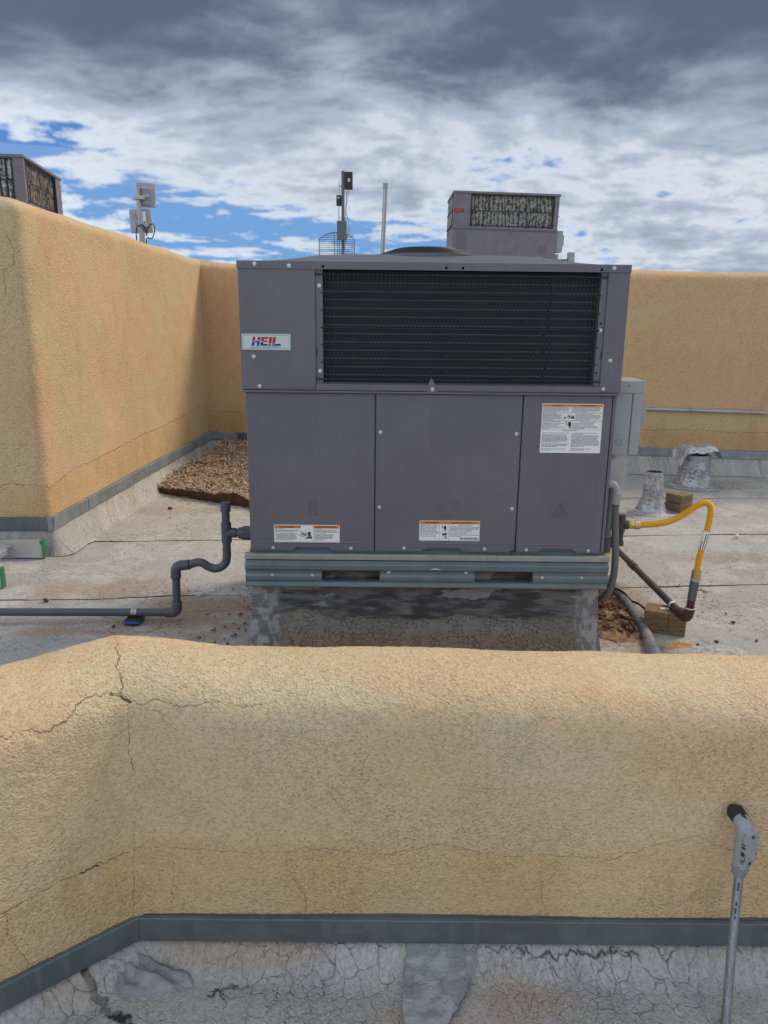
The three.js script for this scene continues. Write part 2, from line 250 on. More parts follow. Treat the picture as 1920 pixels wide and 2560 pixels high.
// front parapet
const KX = -0.695, KZ = 1.082, LEFT_RUN = 2.5, NEAR_Y = -0.25;
{
  const wall = thing('parapet_wall', 'low tan stucco parapet wall with cracked rounded top, in front of the large grey unit', 'wall');
  const W = 2048, H = 1024, wm = 2.4, hm = 1.1, u0 = LEFT_RUN - 0.7;     // texture covers 0.7 m of the left run and 1.7 m of the long run
  const rx = (x) => 0.7 + (x - KX), lx = (t) => 0.7 - t, vy = (y) => y - NEAR_Y, crownV = 0.315 - NEAR_Y;
  const cracks = [
    { p: [[-0.692, 0.028], [-0.656, 0.053], [-0.607, 0.032], [-0.456, 0.024], [-0.363, 0.025], [-0.319, 0.040], [-0.229, 0.026], [-0.148, 0.022], [-0.023, 0.051], [0.064, 0.028], [0.155, 0.020], [0.206, 0.026], [0.344, 0.014], [0.446, 0.059], [0.524, 0.080], [0.599, 0.044], [0.80, 0.02]].map(([x, y]) => [rx(x), vy(y)]), w: 0.0012, k: 0.62 },
    { p: [[-0.363, 0.025], [-0.356, -0.022], [-0.322, -0.08], [-0.322, -0.141]].map(([x, y]) => [rx(x), vy(y)]), w: 0.0012, k: 0.6 },
    { p: [[-0.607, 0.032], [-0.609, -0.001], [-0.612, -0.06], [-0.624, -0.137]].map(([x, y]) => [rx(x), vy(y)]), w: 0.001, k: 0.45 },
    { p: [[-0.692, 0.028], [-0.699, -0.025], [-0.703, -0.08], [-0.707, -0.140]].map(([x, y]) => [rx(x), vy(y)]), w: 0.0013, k: 0.6 },
    { p: [[-0.692, 0.028], [-0.685, 0.10]].map(([x, y]) => [rx(x), vy(y)]), w: 0.001, k: 0.7 },
    { p: [[0.200, 0.020], [0.194, 0.006], [0.202, -0.079], [0.212, -0.11], [0.228, -0.149]].map(([x, y]) => [rx(x), vy(y)]), w: 0.0012, k: 0.55 },
    { p: [[0.007, 0.032], [0.053, 0.028], [0.097, 0.028], [0.149, 0.032], [0.194, 0.029], [0.239, 0.021], [0.4, 0.03], [0.6, 0.01]].map(([t, y]) => [lx(t), vy(y)]), w: 0.0017, jag: 0.006, k: 0.75 },
    { p: [[0.075, 0.028], [0.112, 0.029]].map(([t, y]) => [lx(t), vy(y)]), w: 0.004 },
    { p: [[0.256, 0.020], [0.262, -0.036], [0.231, -0.112], [0.232, -0.146]].map(([t, y]) => [lx(t), vy(y)]), w: 0.0013, k: 0.6 },
    { p: [[0.72, crownV + 0.075], [0.68, crownV + 0.09], [0.62, crownV + 0.09], [0.595, crownV + 0.065], [0.555, crownV + 0.05], [0.52, crownV + 0.065], [0.40, crownV + 0.07]], k: 0.8, w: 0.0018, jag: 0.008 },
    { p: [[0.70, crownV + 0.075], [0.705, crownV + 0.11], [0.695, crownV + 0.15], [0.705, crownV + 0.19], [0.70, crownV + 0.30]], k: 0.85, w: 0.0024, jag: 0.010 },
    { p: [[0.68, crownV + 0.085], [0.72, crownV + 0.065]], w: 0.007, jag: 0.004 },
    { p: [[0.72, crownV + 0.075], [0.735, crownV + 0.06], [0.77, crownV + 0.07], [0.83, crownV + 0.055], [0.90, crownV + 0.065], [1.0, crownV + 0.06]], k: 0.7, w: 0.0015, jag: 0.006 },
    { p: [[0.715, crownV + 0.06], [0.712, crownV + 0.0], [0.708, crownV - 0.05], [0.716, crownV - 0.09]], w: 0.0012, k: 0.8 },
  ];
  const band = [[0, 0.27], [0.6, 0.28], [0.70, 0.30], [1.2, 0.285], [1.6, 0.27], [1.85, 0.30], [2.4, 0.29]];
  const t = stucco(W, H, wm, hm, { cracks, band, seed: 1, tanA: TAN_A, tanB: TAN_B, pale: PALE, ochre: OCHRE, patches: [[1.55, 0.55, 0.22, 0.16, 0.9], [1.15, 0.62, 0.14, 0.1, 0.7], [1.95, 0.5, 0.2, 0.1, 0.5, [0.63, 0.42, 0.20]], [0.35, 0.5, 0.2, 0.12, 0.6], [1.7, 0.62, 0.25, 0.06, 0.6, [0.62, 0.42, 0.23]]] });
  const mat = std({ ...t, bumpScale: 0.0050, roughness: 0.95 });
  const crest = [[0, 0.41], [LEFT_RUN - 0.5, 0.422], [LEFT_RUN - 0.25, 0.436], [LEFT_RUN - 0.05, 0.440], [LEFT_RUN + 0.08, 0.436], [LEFT_RUN + 0.35, 0.415], [LEFT_RUN + 0.6, 0.414], [LEFT_RUN + 1.0, 0.403], [LEFT_RUN + 1.5, 0.395], [LEFT_RUN + 4, 0.39]];
  wallSweep('stucco_face', wall, mat, [[KX - 0.766 * LEFT_RUN, KZ + 0.643 * LEFT_RUN], [KX, KZ], [3.4, KZ + 0.02]], { thick: 0.32, side: -1, fillet: [0.035], h: (u) => interp(crest, u), yFront: NEAR_Y - 0.03, yBack: -0.03, crown: 0.11, size: [wm, hm], off: [u0, 0.03], step: 0.0125, seed: 4 });
  const c = [KX + 0.004, KZ + 0.012];
  flashingStrip(wall, [KX + 0.008, KZ + 0.004], [1.05, KZ + 0.012], -0.192, 0.058, 1, M.flashing, 0.014);
  flashingStrip(wall, [1.04, KZ + 0.014], [3.4, KZ + 0.022], -0.193, 0.058, 1, M.flashing, 0.012);
  flashingStrip(wall, [KX - 0.766 * 2.4, KZ + 0.643 * 2.4], [KX + 0.008, KZ - 0.006], -0.192, 0.058, 1, M.flashing, 0.016);
}
// raised block on the left with its corner, and the parapet along the back
const CA = [-1.772, -1.110], CB = [-1.598, -3.940], CE = [7.0, -2.525];
{
  const wall = thing('parapet_wall', 'tall tan stucco wall corner beside the brown shredded pad and the aluminium ladder', 'wall');
  const wm = 4.0, hm = 2.0, u0 = 3.4;                                     // path starts 4.2 m left of the corner
  const lw = 2.835, cr = (s, y) => [4.228 - u0 + s, y];
  const cracks = [
    { p: [cr(-0.55, 0.33), cr(-0.35, 0.315), cr(-0.28, 0.318), cr(-0.2, 0.345), cr(-0.05, 0.345), cr(0.03, 0.32), cr(0.12, 0.335), cr(0.35, 0.365), cr(0.5, 0.36), cr(0.9, 0.37), cr(1.3, 0.385), cr(1.75, 0.38), cr(2.3, 0.40), cr(2.8, 0.42)], w: 0.0022, k: 0.8, jag: 0.01 },
    { p: [cr(-0.07, 1.50), cr(-0.04, 1.42), cr(-0.05, 1.36), cr(-0.10, 1.33), cr(-0.10, 1.22)], w: 0.0022, k: 0.8 },
    { p: [cr(1.2, 0.36), cr(1.15, 0.52), cr(1.05, 0.60)], w: 0.0015, k: 0.6 }, { p: [cr(1.18, 0.76), cr(1.18, 0.68)], w: 0.004, k: 0.6 }, { p: [cr(0.42, 1.22), cr(0.42, 1.14)], w: 0.004, k: 0.5 },
    { p: [cr(2.0, 0.38), cr(1.98, 0.55)], w: 0.0014, k: 0.6 },
  ];
  const t = stucco(2048, 1024, wm, hm, { cracks, band: [[0, 0.32], [0.8, 0.335], [1.6, 0.36], [3.6, 0.40]], seed: 2, tanA: [0.68, 0.465, 0.275], tanB: [0.62, 0.43, 0.245], pale: [0.60, 0.465, 0.26], ochre: [0.57, 0.385, 0.17], patches: [[1.3, 0.55, 0.45, 0.22, 0.85], [2.2, 0.60, 0.6, 0.2, 0.8], [3.0, 0.62, 0.6, 0.2, 0.7], [0.6, 0.5, 0.3, 0.2, 0.6], [1.5, 1.2, 0.5, 0.3, 0.4, [0.70, 0.47, 0.29]]] });
  const mat = std({ ...t, bumpScale: 0.0055, roughness: 0.95 });
  wallSweep('stucco_face', wall, mat, [[-6.0, -1.11], CA, [CB[0] - 0.006, CB[1] - 0.30]], { thick: 0.34, side: -1, fillet: [0.05], h: (u) => interp([[0, 1.67], [4.0, 1.665], [4.25, 1.665], [4.7, 1.655], [5.4, 1.635], [6.3, 1.61], [7.1, 1.592]], u), yFront: -0.02, yBack: 1.1, crown: 0.085, size: [wm, hm], off: [u0, 0.02], step: 0.022, seed: 11 });
  const dx = (CB[0] - CA[0]) / lw, dz = (CB[1] - CA[1]) / lw;
  flashingStrip(wall, [-6, -1.108], [-2.35, -1.108], 0.118, 0.064, 1, M.flashing, 0.014);
  flashingStrip(wall, [-2.37, -1.105], [CA[0] + 0.016, -1.108], 0.118, 0.064, 1, M.flashing, 0.014);
  flashingStrip(wall, [CA[0] + 0.002, CA[1] + 0.018], [CA[0] + dx * 0.42, CA[1] + dz * 0.42], 0.118, 0.064, 1, M.flashingPale, 0.012);
  flashingStrip(wall, [CA[0] + dx * 0.40 + 0.003, CA[1] + dz * 0.40], [CB[0], CB[1] + 0.016], 0.120, 0.064, 1, M.flashingPale, 0.012);
}
const backAt = (x) => CB[1] + (x - CB[0]) * (CE[1] - CB[1]) / (CE[0] - CB[0]);
{
  const wall = thing('parapet_wall', 'long tan stucco parapet wall behind the grey unit and the silver roof vents', 'wall');
  const wm = 5.0, hm = 1.9;
  const cracks = [{ p: [[0, 0.36], [0.5, 0.34], [1.2, 0.35], [2.2, 0.33], [3.0, 0.335], [3.4, 0.33], [3.55, 0.315], [3.7, 0.325], [3.95, 0.33], [4.15, 0.315], [4.4, 0.325], [5, 0.31]], w: 0.0024, k: 0.7, jag: 0.008 }];
  const t = stucco(2048, 768, wm, hm, { cracks, band: [[0, 0.33], [5, 0.31]], seed: 5, tanA: [0.60, 0.395, 0.215], tanB: [0.56, 0.375, 0.20], pale: [0.57, 0.43, 0.235], ochre: [0.53, 0.33, 0.13], patches: [[3.9, 0.42, 1.4, 0.10, 0.8], [0.3, 0.5, 0.6, 0.15, 0.6], [1.0, 1.2, 0.9, 0.4, 0.4]] });
  const mat = std({ ...t, bumpScale: 0.0055, roughness: 0.95 });
  wallSweep('stucco_face', wall, mat, [[CB[0] - 0.2, backAt(CB[0] - 0.2)], CE], { thick: 0.34, side: -1, h: (u) => interp([[0, 1.575], [0.5, 1.545], [3.0, 1.51], [4.5, 1.487], [9, 1.47]], u), yFront: -0.02, yBack: 1.1, crown: 0.075, size: [wm, hm], off: [0.2, 0.02], step: 0.03, seed: 23 });
  const fl = (a, b, m, pr, y = 0.12) => flashingStrip(wall, [a, backAt(a) + 0.002], [b, backAt(b) + 0.002], y, 0.064, 1, m, pr);
  fl(CB[0] + 0.012, -1.36, M.flashingPale, 0.014); fl(-1.365, 1.5, M.flashing, 0.011); fl(1.48, 7, M.flashingPale, 0.013, 0.119);
}

// ------------------------------------------------------------------ roofs
// cracked mineral cap sheet; a network of cracks from the borders between scattered cells
function cells(x, y, s) { x *= s; y *= s; const xi = Math.floor(x), yi = Math.floor(y); let d1 = 9, d2 = 9, id = 0; for (let b = -1; b <= 1; b++) for (let a = -1; a <= 1; a++) { const k = ((xi + a) * 1619 + (yi + b) * 31337) & 65535, dx = xi + a + NT[k] - x, dy = yi + b + NT[(k + 7919) & 65535] - y, d = dx * dx + dy * dy; if (d < d1) { d2 = d1; d1 = d; id = k; } else if (d < d2) d2 = d; } return [Math.sqrt(d2) - Math.sqrt(d1), id]; }
function capSheet(W, H, wm, hm, ox, oz, { base, stain, stains, scale, amount, creases = 0, width = 0.05, dark = [], tar = null }) {
  const cm = tar ? crackMask(W, H, wm, hm, tar.map((t) => ({ ...t, p: t.p.map(([x, z]) => [x - ox, z - oz]) })), 9) : null;
  return maps(W, H, (i, j) => {
    const x = ox + i / W * wm, z = oz + j / H * hm, n1 = fbm(x * 1.4 + 5, z * 1.4 + 9, 4), n2 = fbm(x * 7, z * 7, 4), n3 = fbm(x * 40, z * 40, 3), g = vn(x * 330, z * 330), g2 = vn(x * 160 + 4, z * 160 + 8);
    const wx = x + (fbm(x * 12, z * 12, 4) - 0.5) * 0.055 + (n3 - 0.5) * 0.022, wz = z + (fbm(x * 12 + 40, z * 12 + 3, 4) - 0.5) * 0.055 + (fbm(x * 40 + 7, z * 40, 2) - 0.5) * 0.022;
    const e1 = cells(wx, wz, scale)[0], e2 = cells(wx * 1.0 + 3.3, wz + 7.1, scale * 2.3)[0];
    const on1 = sst(0.40, 0.62, fbm(x * 5 + 21, z * 5 + 14, 3) + amount), on2 = sst(0.48, 0.66, fbm(x * 6 + 61, z * 6 + 4, 3) + amount * 0.6);
    const wv = width * (0.35 + 1.3 * n2); let cr = Math.max(sst(wv, wv * 0.25, e1) * on1, 0.75 * sst(width * 1.7, width * 0.5, e2) * on2);
    if (creases) { const c = fbm(x * 16 + wz * 3, z * 42 + 3, 4, 0.6), on = sst(0.42, 0.62, fbm(x * 1.9 + 8, z * 1.9 + 30, 3)); cr = Math.max(cr, creases * on * sst(0.035, 0.012, Math.abs(c - 0.5)) * sst(0.4, 0.62, fbm(x * 21 + 3, z * 21 + 9, 2))); }
    let c = mix3(base, [base[0] * 0.86, base[1] * 0.86, base[2] * 0.87], sst(0.36, 0.66, n1)); c = mix3(c, [base[0] * 1.16, base[1] * 1.15, base[2] * 1.12], 0.6 * sst(0.52, 0.68, n2));
    let st = 0; for (const [cx, cz, rx, rz, k] of stains) { const d = Math.hypot((x - cx) / rx, (z - cz) / rz) + (n2 - 0.5) * 1.2 + (n1 - 0.5) * 0.5; st = Math.max(st, k * sst(1.0, 0.35, d)); }
    c = mix3(c, stain, clamp(st + 0.10 * sst(0.58, 0.72, fbm(x * 3 + 77, z * 3 + 5, 4))));
    for (const [cx, cz, rx, rz, k, cc] of dark) { const d = Math.hypot((x - cx) / rx, (z - cz) / rz) + (n2 - 0.5) * 1.3 + (n3 - 0.5) * 0.6; c = mix3(c, cc, k * sst(1.0, 0.7, d)); }
    const m = (0.70 + 0.40 * g + 0.22 * g2) * (0.94 + 0.12 * n3); const pit = sst(0.93, 0.97, vn(x * 120, z * 120));
    const tq = cm ? cm[j * W + i] * (0.55 + 0.45 * sst(0.35, 0.5, n3)) : 0; c = mix3(c, [0.035, 0.034, 0.034], tq);
    const k = m * (1 - 0.60 * cr * (0.45 + 0.55 * sst(0.35, 0.6, n3))) * (1 - 0.45 * pit);
    return [c[0] * k, c[1] * k, c[2] * k, 0.42 + 0.22 * g + 0.12 * g2 + 0.18 * n3 + 0.1 * (n2 - 0.5) - 0.5 * cr - 0.1 * pit];
  });
}
const GREY = [0.33, 0.325, 0.315], BROWN = [0.335, 0.235, 0.165];
const nearTex = capSheet(2048, 1024, 2.4, 1.2, -1.3, 0.95, { base: [0.40, 0.39, 0.375], stain: [0.39, 0.315, 0.25], stains: [[0.12, 1.19, 0.20, 0.10, 0.8], [-0.45, 1.10, 0.30, 0.04, 0.7], [-0.06, 1.24, 0.1, 0.06, 0.7], [-0.82, 1.2, 0.10, 0.07, 0.6], [0.45, 1.11, 0.3, 0.02, 0.4]], scale: 21, amount: 0.03, width: 0.030, tar: [{ p: [[-0.80, 1.165], [-0.765, 1.187], [-0.735, 1.21], [-0.715, 1.235], [-0.67, 1.258], [-0.63, 1.30]], w: 0.013, jag: 0.012 }, { p: [[-0.52, 1.19], [-0.49, 1.17], [-0.44, 1.165]], w: 0.009, jag: 0.01, k: 0.8 }, { p: [[0.08, 1.10], [0.2, 1.113], [0.3, 1.108], [0.42, 1.11]], w: 0.004, jag: 0.012, k: 0.8 }] });
const farTex = capSheet(2048, 2048, 6.4, 5.2, -2.6, -4.5, { base: [0.42, 0.41, 0.385], stain: BROWN, stains: [[-0.95, -0.30, 0.55, 0.38, 0.85], [-1.35, -0.60, 0.5, 0.25, 0.55], [0.80, -0.35, 0.22, 0.45, 0.95], [0.92, -1.15, 0.22, 0.3, 0.6], [-1.3, -1.95, 0.5, 0.12, 0.4], [1.6, -1.1, 0.4, 0.12, 0.4], [-1.1, -0.15, 0.6, 0.06, 0.7], [-1.3, -3.4, 0.4, 0.5, 0.8]], scale: 14, amount: -0.06, creases: 0.8, width: 0.045, dark: [[0.94, -0.07, 0.06, 0.035, 0.85, [0.42, 0.19, 0.05]], [2.75, -2.75, 0.12, 0.07, 0.7, [0.14, 0.13, 0.14]]] });
const nearMat = std({ ...nearTex, bumpScale: 0.006, roughness: 0.95 }), farMat = std({ ...farTex, bumpScale: 0.006, roughness: 0.95 });
const plainRoof = tinted(lin(0.33, 0.32, 0.30), rustGrain, { roughness: 0.95 });
{
  const low = new THREE.Group(); low.name = 'lower_roof'; structure(low); scene.add(low);
  const near = grid(180, 110, (u, v) => { const x = -2.9 + u * 5.9, z = 1.06 + v * 2.2, q = x < KX ? KZ + (KX - x) * 0.643 / 0.766 : KZ + (x - KX) * 0.005; const s = z - q; const y = NEAR_Y + 0.055 * sst(0.075, -0.005, s) + (fbm(x * 3, z * 3, 3) - 0.5) * 0.012 * sst(0, 0.1, s); return [x, y, z, (x + 1.3) / 2.4, (z - 0.95) / 1.2]; }, (u, v) => { const x = -2.9 + u * 5.9, z = 1.06 + v * 2.2; return x > KX || z > KZ + (KX - x) * 0.643 / 0.766 - 0.14; });
  mesh('roofing_sheet', near, nearMat, low);
  mesh('roof_deck', box(-8, 8, -0.6, NEAR_Y - 0.02, 1.3, 14), plainRoof, low);
}
{
  const roof = new THREE.Group(); roof.name = 'flat_roof'; structure(roof); scene.add(roof);
  mesh('roof_deck', box(-6, 8, -0.5, -0.012, -5.2, 0.9), plainRoof, roof);
  // lapped sheets: each one's near edge lies on the next
  const seams = [[-4.8, -4.8], [-3.30, -3.16], [-2.30, -2.42], [-1.30, -1.56], [-0.46, -0.77], [0.15, 0.10], [0.9, 0.9]];   // z at x=-1.7 and at x=2
  const zs = (k, x) => { const [a, b] = seams[k], t = (x + 1.7) / 3.7; return a + (b - a) * t + (fbm(x * 3 + k * 9, k, 3) - 0.5) * 0.03 + (vn(x * 40, k * 3.3) - 0.5) * 0.006; };
  for (let k = 0; k < seams.length - 1; k++) {
    const g = grid(260, 24, (u, v) => { const x = -4 + u * 10, z0 = zs(k, x) - 0.07, z1 = zs(k + 1, x), z = z0 + (z1 - z0) * v; const lump = (fbm(x * 2.5, z * 2.5, 4) - 0.5) * 0.014 + (fbm(x * 14, z * 14, 2) - 0.5) * 0.003; return [x, 0.0005 + 0.003 * v + lump * sst(0, 0.3, 1 - Math.abs(v - 0.5) * 2), z, (x + 2.6) / 6.4, (z + 4.5) / 5.2]; });
    mesh('roofing_sheet', g, farMat, roof);
    if (k < seams.length - 2) for (let c = 0; c < 7; c++) {                // bitumen squeezed out along the lap, in broken runs
      const xa = -2.2 + c * 0.75 + 0.25 * NT[k * 37 + c], xb = xa + 0.22 + 0.42 * NT[k * 91 + c + 5];
      const b = grid(70, 4, (u, v) => { const x = xa + (xb - xa) * u, w = (0.0015 + 0.0075 * vn(x * 16, k * 5.5) ** 1.5) * Math.sin(Math.PI * clamp(u, 0.02, 0.98)) ** 0.4, z = zs(k + 1, x) - 0.0015 + (v - 0.3) * w; return [x, 0.0022 + 0.003 * Math.sin(Math.PI * v), z, x / 0.6, z / 0.6]; });
      mesh('bitumen_bead', b, M.bitumen, roof);
    }
  }
  // roofing turned up at the wall feet
  const upA = (A, B, out, foot = 0.11) => { const d = new THREE.Vector2(B[0] - A[0], B[1] - A[1]), L = d.length(); d.normalize(); const o = new THREE.Vector2(-d.y, d.x).multiplyScalar(out); const g = grid(Math.ceil(L / 0.05), 12, (u, v) => { const s = u * L, q = foot * Math.pow(1 - v, 1.6) + 0.004 + (fbm(s * 5 + A[0], v * 2, 3) - 0.5) * 0.012, y = 0.002 + 0.135 * v, x = A[0] + d.x * s + o.x * q, z = A[1] + d.y * s + o.y * q; return [x, y, z, (x + 2.6) / 6.4, (z + 4.5 + y) / 5.2]; }); mesh('upstand', g, farMat, roof); };
  upA([-6, -1.11], [CA[0], CA[1]], 1, 0.05); upA([CA[0], CA[1]], CB, 1, 0.10);
  mesh('upstand', grid(14, 12, (u, v) => { const a = Math.PI / 2 * (1 - u), q = mix(0.05, 0.10, u) * Math.pow(1 - v, 1.6) + 0.004 + (fbm(u * 3, v * 2, 3) - 0.5) * 0.008, y = 0.002 + 0.135 * v, x = CA[0] + Math.cos(a) * q, z = CA[1] + Math.sin(a) * q; return [x, y, z, (x + 2.6) / 6.4, (z + 4.5 + y) / 5.2]; }), farMat, roof); upA(CB, CE, 1);
}
{
  const s = new THREE.Shape(); [[-14, -1.42], [-1.98, -1.42], [-1.86, -4.25], [7.2, backAt(7.2) - 0.3], [14, -3], [14, -18], [-14, -18]].forEach(([x, z], i) => (i ? s.lineTo(x, -z) : s.moveTo(x, -z)));
  const g = new THREE.ExtrudeGeometry(s, { depth: 1.6, bevelEnabled: false }); g.rotateX(-Math.PI / 2); g.translate(0, -0.4, 0);
  structure(mesh('upper_roof', g, plainRoof));
  const gr = new THREE.PlaneGeometry(2400, 2400); gr.rotateX(-Math.PI / 2); gr.translate(0, -5, 0); structure(mesh('ground', gr, std({ color: lin(0.22, 0.19, 0.15), roughness: 1 })));
}

// ------------------------------------------------------------------ lettering and label prints
function print(W, H, draw) { const c = document.createElement('canvas'); c.width = W; c.height = H; const x = c.getContext('2d'); draw(x, W, H); const t = new THREE.CanvasTexture(c); t.colorSpace = THREE.SRGBColorSpace; t.magFilter = THREE.LinearFilter; t.anisotropy = 8; return t; }
const INK = '#16181d';
function greek(x, X, Y, w, rows, lh, seed, col = INK) { const R = rng(seed); x.fillStyle = col; for (let r = 0; r < rows; r++) { let p = X; const end = X + w * (r === rows - 1 ? 0.45 + 0.4 * R() : 0.9 + 0.1 * R()); while (p < end) { const k = Math.min(end - p, lh * (0.6 + 1.8 * R())); x.globalAlpha = 0.6 + 0.3 * R(); x.fillRect(p, Y + r * lh, k, lh * 0.5); p += k + lh * 0.35; } } x.globalAlpha = 1; }
function lines(x, X, Y, w, lh, list, col = INK) { x.fillStyle = col; x.textBaseline = 'top'; x.textAlign = 'left'; list.forEach((s, i) => { x.font = 'bold ' + lh * 0.95 + 'px sans-serif'; const k = Math.min(1, w / x.measureText(s).width); x.save(); x.translate(X, Y + i * lh); x.scale(k, 1); x.fillText(s, 0, 0); x.restore(); }); }
function warn(x, X, Y, w, h, word) { x.fillStyle = '#d9771f'; x.fillRect(X, Y, w, h); x.strokeStyle = INK; x.lineWidth = 2; x.strokeRect(X, Y, w, h); x.fillStyle = INK; x.font = 'bold ' + h * 0.82 + 'px sans-serif'; x.textBaseline = 'middle'; x.textAlign = 'left'; const tw = Math.min(x.measureText(word).width, w * 0.74), s = X + (w - tw - h) / 2; x.beginPath(); x.moveTo(s + h * 0.42, Y + h * 0.12); x.lineTo(s + h * 0.84, Y + h * 0.86); x.lineTo(s, Y + h * 0.86); x.fill(); x.fillStyle = '#d9771f'; x.fillRect(s + h * 0.38, Y + h * 0.42, h * 0.08, h * 0.22); x.fillRect(s + h * 0.38, Y + h * 0.70, h * 0.08, h * 0.08); x.fillStyle = INK; x.save(); x.translate(s + h, Y + h * 0.55); x.scale(tw / x.measureText(word).width, 1); x.fillText(word, 0, 0); x.restore(); }
function hand(x, X, Y, s) { x.fillStyle = INK; x.beginPath(); x.moveTo(X, Y + s); x.lineTo(X - s * 0.22, Y + s * 0.45); x.lineTo(X - s * 0.2, Y + s * 0.1); x.lineTo(X - s * 0.1, Y + s * 0.02); x.lineTo(X, Y); x.lineTo(X + s * 0.12, Y + s * 0.03); x.lineTo(X + s * 0.22, Y + s * 0.14); x.lineTo(X + s * 0.26, Y + s * 0.55); x.lineTo(X + s * 0.2, Y + s); x.fill(); x.strokeStyle = INK; x.lineWidth = s * 0.09; x.beginPath(); x.moveTo(X - s * 0.62, Y - s * 0.05); x.lineTo(X - s * 0.42, Y + s * 0.2); x.lineTo(X - s * 0.5, Y + s * 0.28); x.lineTo(X - s * 0.25, Y + s * 0.5); x.stroke(); x.strokeStyle = '#eef0ee'; x.lineWidth = s * 0.06; x.beginPath(); x.moveTo(X - s * 0.16, Y + s * 0.82); x.lineTo(X, Y + s * 0.72); x.lineTo(X + s * 0.2, Y + s * 0.84); x.stroke(); }
const paper = '#e4e7e6';
const printFire = print(1024, 290, (x, W, H) => {
  x.fillStyle = paper; x.fillRect(0, 0, W, H); warn(x, 12, 12, 402, 44, 'WARNING'); warn(x, 612, 12, 400, 44, 'AVERTISSEMENT');
  x.strokeStyle = INK; x.lineWidth = 2; x.strokeRect(12, 56, 402, 222); x.strokeRect(414, 12, 198, 266); x.strokeRect(612, 56, 400, 222);
  lines(x, 20, 62, 180, 14, ['EXPLOSION HAZARD']); greek(x, 20, 84, 385, 3, 15, 3); greek(x, 30, 142, 330, 8, 15, 4); lines(x, 620, 62, 190, 14, ["RISQUE D'EXPLOSION"]); greek(x, 620, 84, 380, 4, 15, 5); greek(x, 630, 156, 300, 6, 15, 6); greek(x, 620, 250, 300, 1, 14, 8);
  const R = rng(8); x.strokeStyle = INK; x.lineCap = 'round'; for (let i = 0; i < 34; i++) { const a = -Math.PI * (0.32 + 0.6 * R()), l0 = 18 + 40 * R(), l1 = l0 + 16 + 70 * R(); x.lineWidth = 2 + 3 * R(); x.beginPath(); x.moveTo(490 + Math.cos(a) * l0, 205 + Math.sin(a) * l0); x.lineTo(490 + Math.cos(a) * l1, 205 + Math.sin(a) * l1); x.stroke(); }
  x.fillStyle = INK; x.beginPath(); x.arc(550, 138, 24, 0, 7); x.fill(); x.beginPath(); x.moveTo(530, 168); x.lineTo(572, 158); x.lineTo(592, 205); x.lineTo(592, 228); x.lineTo(470, 228); x.lineTo(500, 212); x.fill(); x.strokeStyle = paper; x.lineWidth = 7; x.beginPath(); x.moveTo(588, 180); x.lineTo(505, 206); x.stroke();
});
const printShock = print(1024, 350, (x, W, H) => {
  x.fillStyle = paper; x.fillRect(0, 0, W, H); warn(x, 10, 10, 410, 46, 'WARNING'); warn(x, 420, 10, 594, 46, 'AVERTISSEMENT');
  x.strokeStyle = INK; x.lineWidth = 2.5; x.strokeRect(10, 56, 330, 284); x.strokeRect(340, 56, 160, 284); x.strokeRect(500, 56, 514, 284); x.beginPath(); x.moveTo(10, 198); x.lineTo(1014, 198); x.stroke();
  lines(x, 20, 64, 312, 22, ['ELECTRICAL SHOCK HAZARD', 'WARNING: RISK OF ELECTRIC', 'SHOCK. CAN CAUSE INJURY', 'OR DEATH. DISCONNECT ALL', 'REMOTE ELECTRIC POWER', 'SUPPLIES BEFORE SERVICING.']); lines(x, 20, 206, 312, 24, ['HAZARDOUS MOVING PARTS']); lines(x, 20, 236, 290, 23, ['DO NOT REACH INTO FAN', 'WHILE FAN IS OPERATING.'], '#1d4f86');
  lines(x, 660, 64, 240, 22, ["RISQUE D'ÉLECTROCUTION"]); lines(x, 512, 92, 494, 24, ['ATTENTION: RISQUE DE DÉCHARGE ÉLECTRIQUE', 'POUVANT CAUSER DES BLESSURES OU LA MORT', 'DÉCONNECTER TOUTES LES ALIMENTATIONS', "ÉLECTRIQUES AVANT L'ENTRETIEN"]); lines(x, 512, 206, 300, 22, ['DANGER : PIÈCE EN MOUVEMENT']); lines(x, 512, 234, 490, 22, ['NE PAS METTRE LES MAINS DANS LE VENTILATEUR', 'PENDANT LA MARCHE']);
  hand(x, 435, 85, 95); x.fillStyle = INK; x.beginPath(); x.moveTo(385, 225); x.lineTo(470, 212); x.lineTo(470, 245); x.lineTo(440, 262); x.lineTo(420, 250); x.lineTo(395, 262); x.fill(); for (let i = 0; i < 7; i++) { const a = i / 7 * 6.283; x.beginPath(); x.moveTo(448, 292); x.lineTo(448 + 30 * Math.cos(a), 292 + 30 * Math.sin(a)); x.lineTo(448 + 26 * Math.cos(a + 0.5), 292 + 26 * Math.sin(a + 0.5)); x.fill(); }
  const R = rng(12); let p = 700; while (p < 1000) { const w = 2 + 6 * R(); x.fillStyle = INK; x.fillRect(p, 288, w, 44); p += w + 2 + 5 * R(); }
});
